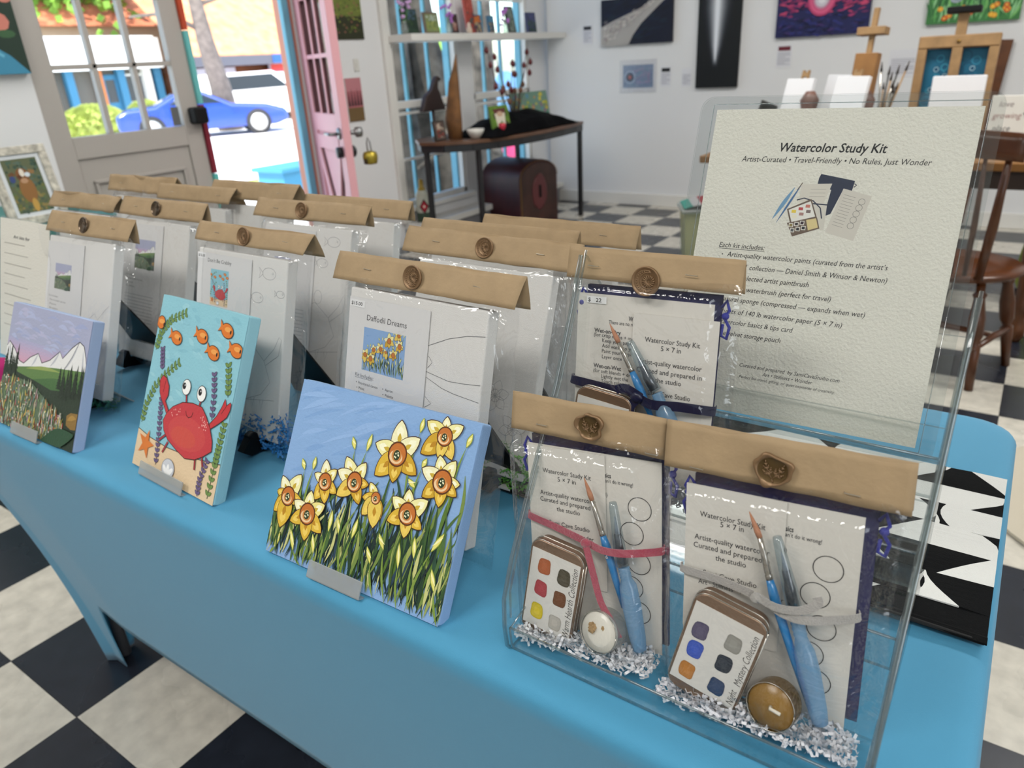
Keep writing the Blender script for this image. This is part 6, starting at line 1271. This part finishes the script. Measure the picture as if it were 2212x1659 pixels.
# ---------------------------------------------------------------- work table at the back right with easels
t = thing('work_table', 'brown wooden work table behind the clear rack, holding small easels', 'table', (0, 0, 0)); G().box(.10, 1.62, 3.20, 4.25, .715, .75).build('tabletop', mat('honey_wood', '#7e5424', .35, var=.15, vscale=9), t, bevel=.006); G().box(.14, 1.58, 3.24, 4.22, .64, .715).build('apron', mat('dark_apron', '#2a1a10', .5), t)
for x in (.18, 1.53):
    for y in (3.27, 4.17): G().lathe([(.022, 0), (.034, .03), (.036, .07), (.024, .10), (.040, .14), (.040, .17), (.028, .20), (.034, .30), (.043, .44), (.036, .52), (.026, .55), (.042, .58), (.042, .64)], 16, (x, y, 0)).build('leg', m_dwood, t, smooth=True)
def mini(label, lx, cx, y, lean, wd, ht, mast):
    M = Matrix.Translation((cx, y, .752)) @ Matrix.Rotation(-.35, 4, 'Z') @ Matrix.Rotation(-lean, 4, 'X'); e = thing('mini_easel', lx, 'easel', M, None)
    for u in (wd*.32, wd*.68): G().beam((u, .02, .0), (wd*.5+(u-wd*.5)*.5, .02, mast), .014, .008, (0, 1, 0)).build('leg', m_wood, e, bevel=.001)
    G().box(wd*.2, wd*.8, -.014, .015, .03, .042).build('ledge', m_wood, e, bevel=.001); G().beam((wd*.5, .03, mast*.9), (wd*.5, .12+mast*.15, .005), .012, .008).build('rear_leg', m_wood, e)
    G().box(wd*.38, wd*.62, .014, .028, mast-.03, mast-.01).build('crossbar', m_wood, e)
    c = thing('blank_canvas', label, 'canvas', M @ Matrix.Translation((0, -.002, .044))); G().box(0, wd, -.012, .012, 0, ht).build('canvas', mat('bright_canvas', '#e2e2e4', .7), c, bevel=.002); return M
mini('small blank canvas on the leftmost mini easel', 'leftmost wooden mini easel behind the sign', .33, 3.62, .28, .15, .28, .37)
mini('small blank canvas in front of the tall wooden easel', 'wooden mini easel in front of the tall boxy easel', .60, 3.45, .28, .16, .29, .37)
t = thing('tabletop_easel', 'tall boxy wooden easel with a cross-shaped mast, left of the brush jar', 'easel', Matrix.Translation((.56, 3.78, .752)) @ Matrix.Rotation(-.25, 4, 'Z') @ Matrix.Rotation(-.15, 4, 'X'))
G().box(.06, .17, .0, .05, .10, .42).build('box_back', mat('oak', '#8f6434', .5, var=.15, vscale=14), t, bevel=.004); G().box(.105, .130, .01, .03, .40, .62).build('mast', m_wood, t, bevel=.002); G().box(.05, .185, -.01, .05, .50, .535).build('crossbar', m_wood, t, bevel=.003); G().box(.0, .24, -.03, .10, 0, .10).build('drawer_base', mat('oak'), t, bevel=.005)
t = thing('leaning_canvas', 'grey backed canvas leaning on the tall boxy easel', 'canvas', Matrix.Translation((.49, 3.72, .753)) @ Matrix.Rotation(-.7, 4, 'Z') @ Matrix.Rotation(-.2, 4, 'X')); G().box(0, .16, 0, .018, 0, .33).build('canvas', mat('bright_canvas'), t, bevel=.002); G().box(.01, .15, .018, .02, .01, .32).build('back_cloth', mat('linen_back', '#9a8c78', .8), t)
t = thing('brush_jar', 'dark jar of upright paintbrushes between the easels', 'brush jar', (.80, 3.70, .752)); G().lathe([(.035, 0), (.042, .01), (.042, .13), (.045, .14), (.04, .14), (.036, .02)], 20).build('jar', mat('slate_jar', '#39484a', .3), t, smooth=True)
rnd = random.Random(5)
for k in range(9): 
    e = Vector((rnd.uniform(-.02, .09), rnd.uniform(-.04, .04), rnd.uniform(.24, .34))); b_ = G().tube([(0, 0, .02), tuple(e)], .004, 6).build('brush_handle', [mat('handle_dark', '#2c2a28', .4), m_wood, m_ferr][k % 3], t, smooth=True); G().tube([tuple(e), tuple(e*1.12)], [.006, .002], 8).build('bristle', mat('bristle_dark', '#3a3028', .8), b_, smooth=True)
for lb, x, y, col, h in (('small blue paint bottle by the large easel', .90, 3.66, '#3c4f8a', .17), ):
    t = thing('paint_bottle', lb, 'bottle', (x, y, .752)); G().lathe([(.03, 0), (.034, .01), (.034, h*.6), (.014, h*.72), (.014, h*.8)], 18).build('bottle', mat('bottle_'+col[1:], col, .25), t, smooth=True); G().lathe([(.018, h*.8), (.018, h)], 14).build('bottle_cap', mat('cap_navy', '#2a3560', .4), t, smooth=True)
t = thing('hand_tool', 'dark curved tool at the left end of the work table', 'tool', (.24, 3.60, .752)); G().tube([(0, 0, .02), (.01, 0, .12), (.04, 0, .20), (.10, 0, .18)], [.02, .022, .03, .014], 10).build('body', m_black, t, smooth=True)
for k, (x, y) in enumerate(((.50, 3.58), (.76, 3.52))):
    t = thing('wooden_mannequin_hand', 'brown rounded wooden shape behind the ' + ('left blank canvas' if k == 0 else 'brush jar'), 'carving', (x, y, .752)); G().lathe([(.03, 0), (.045, .08), (.035, .17), (.045, .22), (.02, .26)], 14).build('body', mat('mauve_wood', '#6a4a40', .5), t, smooth=True); t.name = 'wooden_carving'
ML_ = Matrix.Translation((.895, 3.86, .752)) @ Matrix.Rotation(-.02, 4, 'Z') @ Matrix.Rotation(-.10, 4, 'X')
t = thing('table_easel', 'large wooden table easel with a black clamp, right of the brushes', 'easel', ML_); W_ = .335
for u in (0, W_-.04): G().box(u, u+.04, 0, .03, 0, .43).build('upright', m_wood, t, bevel=.003)
G().box(-.0, W_, -.004, .034, .42, .475).build('top_rail', m_wood, t, bevel=.006); G().box(W_/2-.022, W_/2+.022, -.002, .026, .0, .58).build('centre_mast', m_wood, t, bevel=.003); G().box(W_/2-.07, W_/2+.07, -.03, .03, .565, .592).build('clamp', m_black, t, bevel=.004)
G().lathe([(.008, -.009), (.008, -.003)], 12, (W_/2, 0, .447), 'y').build('brass_knob', mat('brass_studs'), t, smooth=True); G().box(-.02, W_+.02, -.05, .03, 0, .03).build('ledge', m_wood, t, bevel=.003)
t = thing('ocean_canvas', 'blue swirling ocean canvas with a red fin on the large table easel', 'painting', ML_ @ Matrix.Translation((.03, .035, .03))); G().box(0, .29, 0, .018, 0, .39).build('canvas', mat('edge_145', '#14506a', .6), t)
A = Art(.0006, 2e-5); A.rect(0, 0, .29, .39, '#17607e'); rnd = random.Random(22)
for _ in range(44): u, v, r_ = rnd.uniform(.03, .26), rnd.uniform(.03, .36), rnd.uniform(.01, .026); A.ring(u, v, r_, r_, .004, rnd.choice(['#2f88a4', '#0f4a68', '#3c98b0', '#12587a']), 16)
for u, v in ((.05, .21), (.21, .30), (.24, .24), (.06, .30), (.10, .27)): A.ell(u, v, .014, .014, '#0e4260'); A.ring(u, v, .010, .010, .0025, '#a9d0dc', 14)
A.poly([(.165, .18), (.175, .225), (.21, .27), (.205, .23), (.20, .18)], '#8a2c30'); A.build('painted_face', m_paint, t)
t = thing('blank_canvas', 'wide blank white canvas in front of the large table easel', 'canvas', Matrix.Translation((1.0, 3.70, .752)) @ Matrix.Rotation(-.12, 4, 'X')); G().box(0, .215, 0, .018, 0, .305).build('canvas', mat('bright_canvas'), t, bevel=.004)
t = thing('brown_board', 'dark brown board leaning on the back wall right of the large easel', 'board', Matrix.Translation((.80, 5.52, .03)) @ Matrix.Rotation(-.055, 4, 'X')); g = G(); g.prism([(0, 0), (.33, 0), (.41, 1.15), (.0, 1.17)], 0, .02, 'y'); g.build('panel', m_dwood, t, bevel=.003)
t = thing('lettered_tile', 'white board with hand lettering, a blue bird and a green snail, at the right edge', 'sign', Matrix.Translation((1.265, 3.42, .752)) @ Matrix.Rotation(-.10, 4, 'X')); G().box(0, .26, 0, .012, 0, .235).build('board', mat('ivory_board', '#d9d5cc', .5), t, bevel=.003)
A = Art(.0006, 2e-5); A.text('love', .03, .19, None, .034, '#8a7c7c', 'thin', True); A.text('growing', .012, .145, None, .034, '#9a6a64', 'thin', True); A.text('place', .02, .095, None, .034, '#5c5a5c', 'thin', True)
A.ell(.155, .155, .03, .022, '#2f5f9a'); A.ell(.17, .178, .013, .012, '#2f5f9a'); A.poly([(.118, .165), (.14, .172), (.13, .15)], '#28303c'); A.ell(.115, .045, .030, .032, '#6a6c4c'); A.ring(.115, .045, .018, .02, .006, '#4a4c34', 20); A.line([(.05, .02), (.09, .016), (.15, .018)], .014, '#a8a274'); A.build('lettering', m_print, t)
# ---------------------------------------------------------------- windsor chair
MC = Matrix.Translation((1.285, 2.845, 0)) @ Matrix.Rotation(-.30, 4, 'Z')
t = thing('windsor_chair', 'dark brown spindle-back wooden chair at the right edge, tucked to the work table', 'chair', MC); m_ch = mat('chair_wood', '#4e2910', .28, var=.25, vscale=16)
def seatf(a, b): q = 2*PI*a; return ((.215+.0)*b*math.cos(q), (.205)*b*math.sin(q)-.0, .455-.012*(1-b**2))
g = G(); g.lathe([(.05, .395), (.20, .398), (.222, .415), (.215, .428), (.12, .418), (.01, .414)], 32, (0, 0, 0), 'z', 1.03, 1.0); g.build('seat', m_ch, t, smooth=True)
lp = [(0, .015), (.10, .019), (.16, .023), (.175, .014), (.20, .026), (.27, .027), (.34, .018), (.355, .025), (.365, .015), (.40, .016)]
for sx, sy in ((-1, -1), (1, -1), (-1, 1), (1, 1)):
    a = Vector((sx*.19, sy*.17, 0)); b = Vector((sx*.14, sy*.12, .40)); G().tube([tuple(a+(b-a)*(h/.40)) for h, r_ in lp], [r_ for h, r_ in lp], 14).build('leg', m_ch, t, smooth=True)
for s in (-1, 1): G().tube([(s*.178, -.178, .16), (s*.180, 0, .17), (s*.178, .178, .16)], [.008, .014, .008], 10).build('stretcher', m_ch, t, smooth=True)
G().tube([(-.178, 0, .17), (0, 0, .17), (.178, 0, .17)], [.008, .013, .008], 10).build('stretcher', m_ch, t, smooth=True)
bk = lambda s, z: (s, -.175-.10*(z-.45)/.5-.02, z)
for k in range(7):
    s = -.165+.33*k/6; big = k in (0, 6); G().tube([(s*.86, -.165, .42), (s*1.05, -.225, .62), (s*1.25, -.305, .87)], [.015 if big else .008, .017 if big else .011, .010 if big else .006], 10).build('back_post' if big else 'spindle', m_ch, t, smooth=True)
g = G(); g.grid(lambda a, b: (-.25+.50*a, -.312-.030*math.sin(PI*a)*1, .85+.085*b+.012*math.sin(PI*a)), 16, 3); g.build('crest_rail', m_ch, t, smooth=True, solid=.022)
t = thing('green_tote', 'lime green bag on the floor behind the work table leg', 'bag', (1.80, 3.05, 0)); t.matrix_world = Matrix.Translation((1.60, 3.85, 0)); G().blob((0, 0, .2), .12, .12, .2, .06, 3, 16, 10).build('bag_body', mat('lime_cloth', '#a3b04a', .8), t, smooth=True)
# ---------------------------------------------------------------- rug
def rug():
    A = Art(0, 0); pts = []
    g = G(); n = 64
    for k in range(n): a = 2*PI*k/n; g.v.append((2.35+.86*math.cos(a), 1.93+.56*math.sin(a)*1.0, .009))
    g.face(range(n)); return g
o = rug().build('oval_rug', mat('cream_rug', '#b9b09e', .95, bump=.6, bscale=220), solid=.010); tag(o, 'cream oval rug with a faded brown scroll pattern on the floor right of the table', 'rug')
o.location.z = .0
g = G(); 
for k in range(14):
    a0 = PI*.55+k*.18; c = (2.35+.66*math.cos(a0), 1.93+.40*math.sin(a0)); g.tube([(c[0]+(.02+.05*i/14)*math.cos(i*.55+k), c[1]+(.02+.05*i/14)*math.sin(i*.55+k), .0148) for i in range(15)], .006, 5, flat=.25)
g.build('scroll_pattern', mat('rug_brown', '#8a7c62', .95), o)

# ---------------------------------------------------------------- groups of look-alikes
for o in C.objects:
    if o.parent or 'group' in o: continue
    for p, gname in (('kit_bag', 'kraft-topped clear kit bags'), ('kit_canvas', 'canvases inside the kit bags'), ('plate_easel', 'black folding easels under the kits'), ('painted_canvas', 'painted canvases along the table front'),
                     ('display_stand', 'frosted stands under the painted canvases'), ('instruction_sheet', 'instruction sheets in the kit bags'), ('tips_card', 'cards of the study kits'), ('title_card', 'cards of the study kits'), ('velvet_pouch', 'velvet pouches of the study kits'),
                     ('paint_tin', 'paint tins of the study kits'), ('tealight_candle', 'candles of the study kits'), ('paintbrush', 'paintbrushes of the study kits'), ('water_brush', 'water brushes of the study kits'), ('ribbon', 'ribbons of the study kits'),
                     ('shade_tree', 'rough trunks outside the street windows'), ('wall_card', 'info cards on the back wall'), ('postcard', 'postcards beside the open door'), ('flower_vase', 'flower vases on the window shelf'), ('strawberry_ornament', 'strawberry ornaments on the black cloth'),
                     ('bush', 'bushes across the street'), ('mini_easel', 'mini easels on the work table'), ('wooden_carving', 'wooden carvings on the work table')):
        if o.name.split('.')[0] == p and 'label' in o: o['group'] = gname
    if o.name.split('.')[0] == 'small_painting': o['group'] = 'small paintings on the window shelf' if 'shelf' in o['label'] else 'small paintings on the window table'
    if o.name.split('.')[0] == 'painting' and abs(o.matrix_world.translation.y-5.588) < .02: o['group'] = 'canvases hung on the back wall'
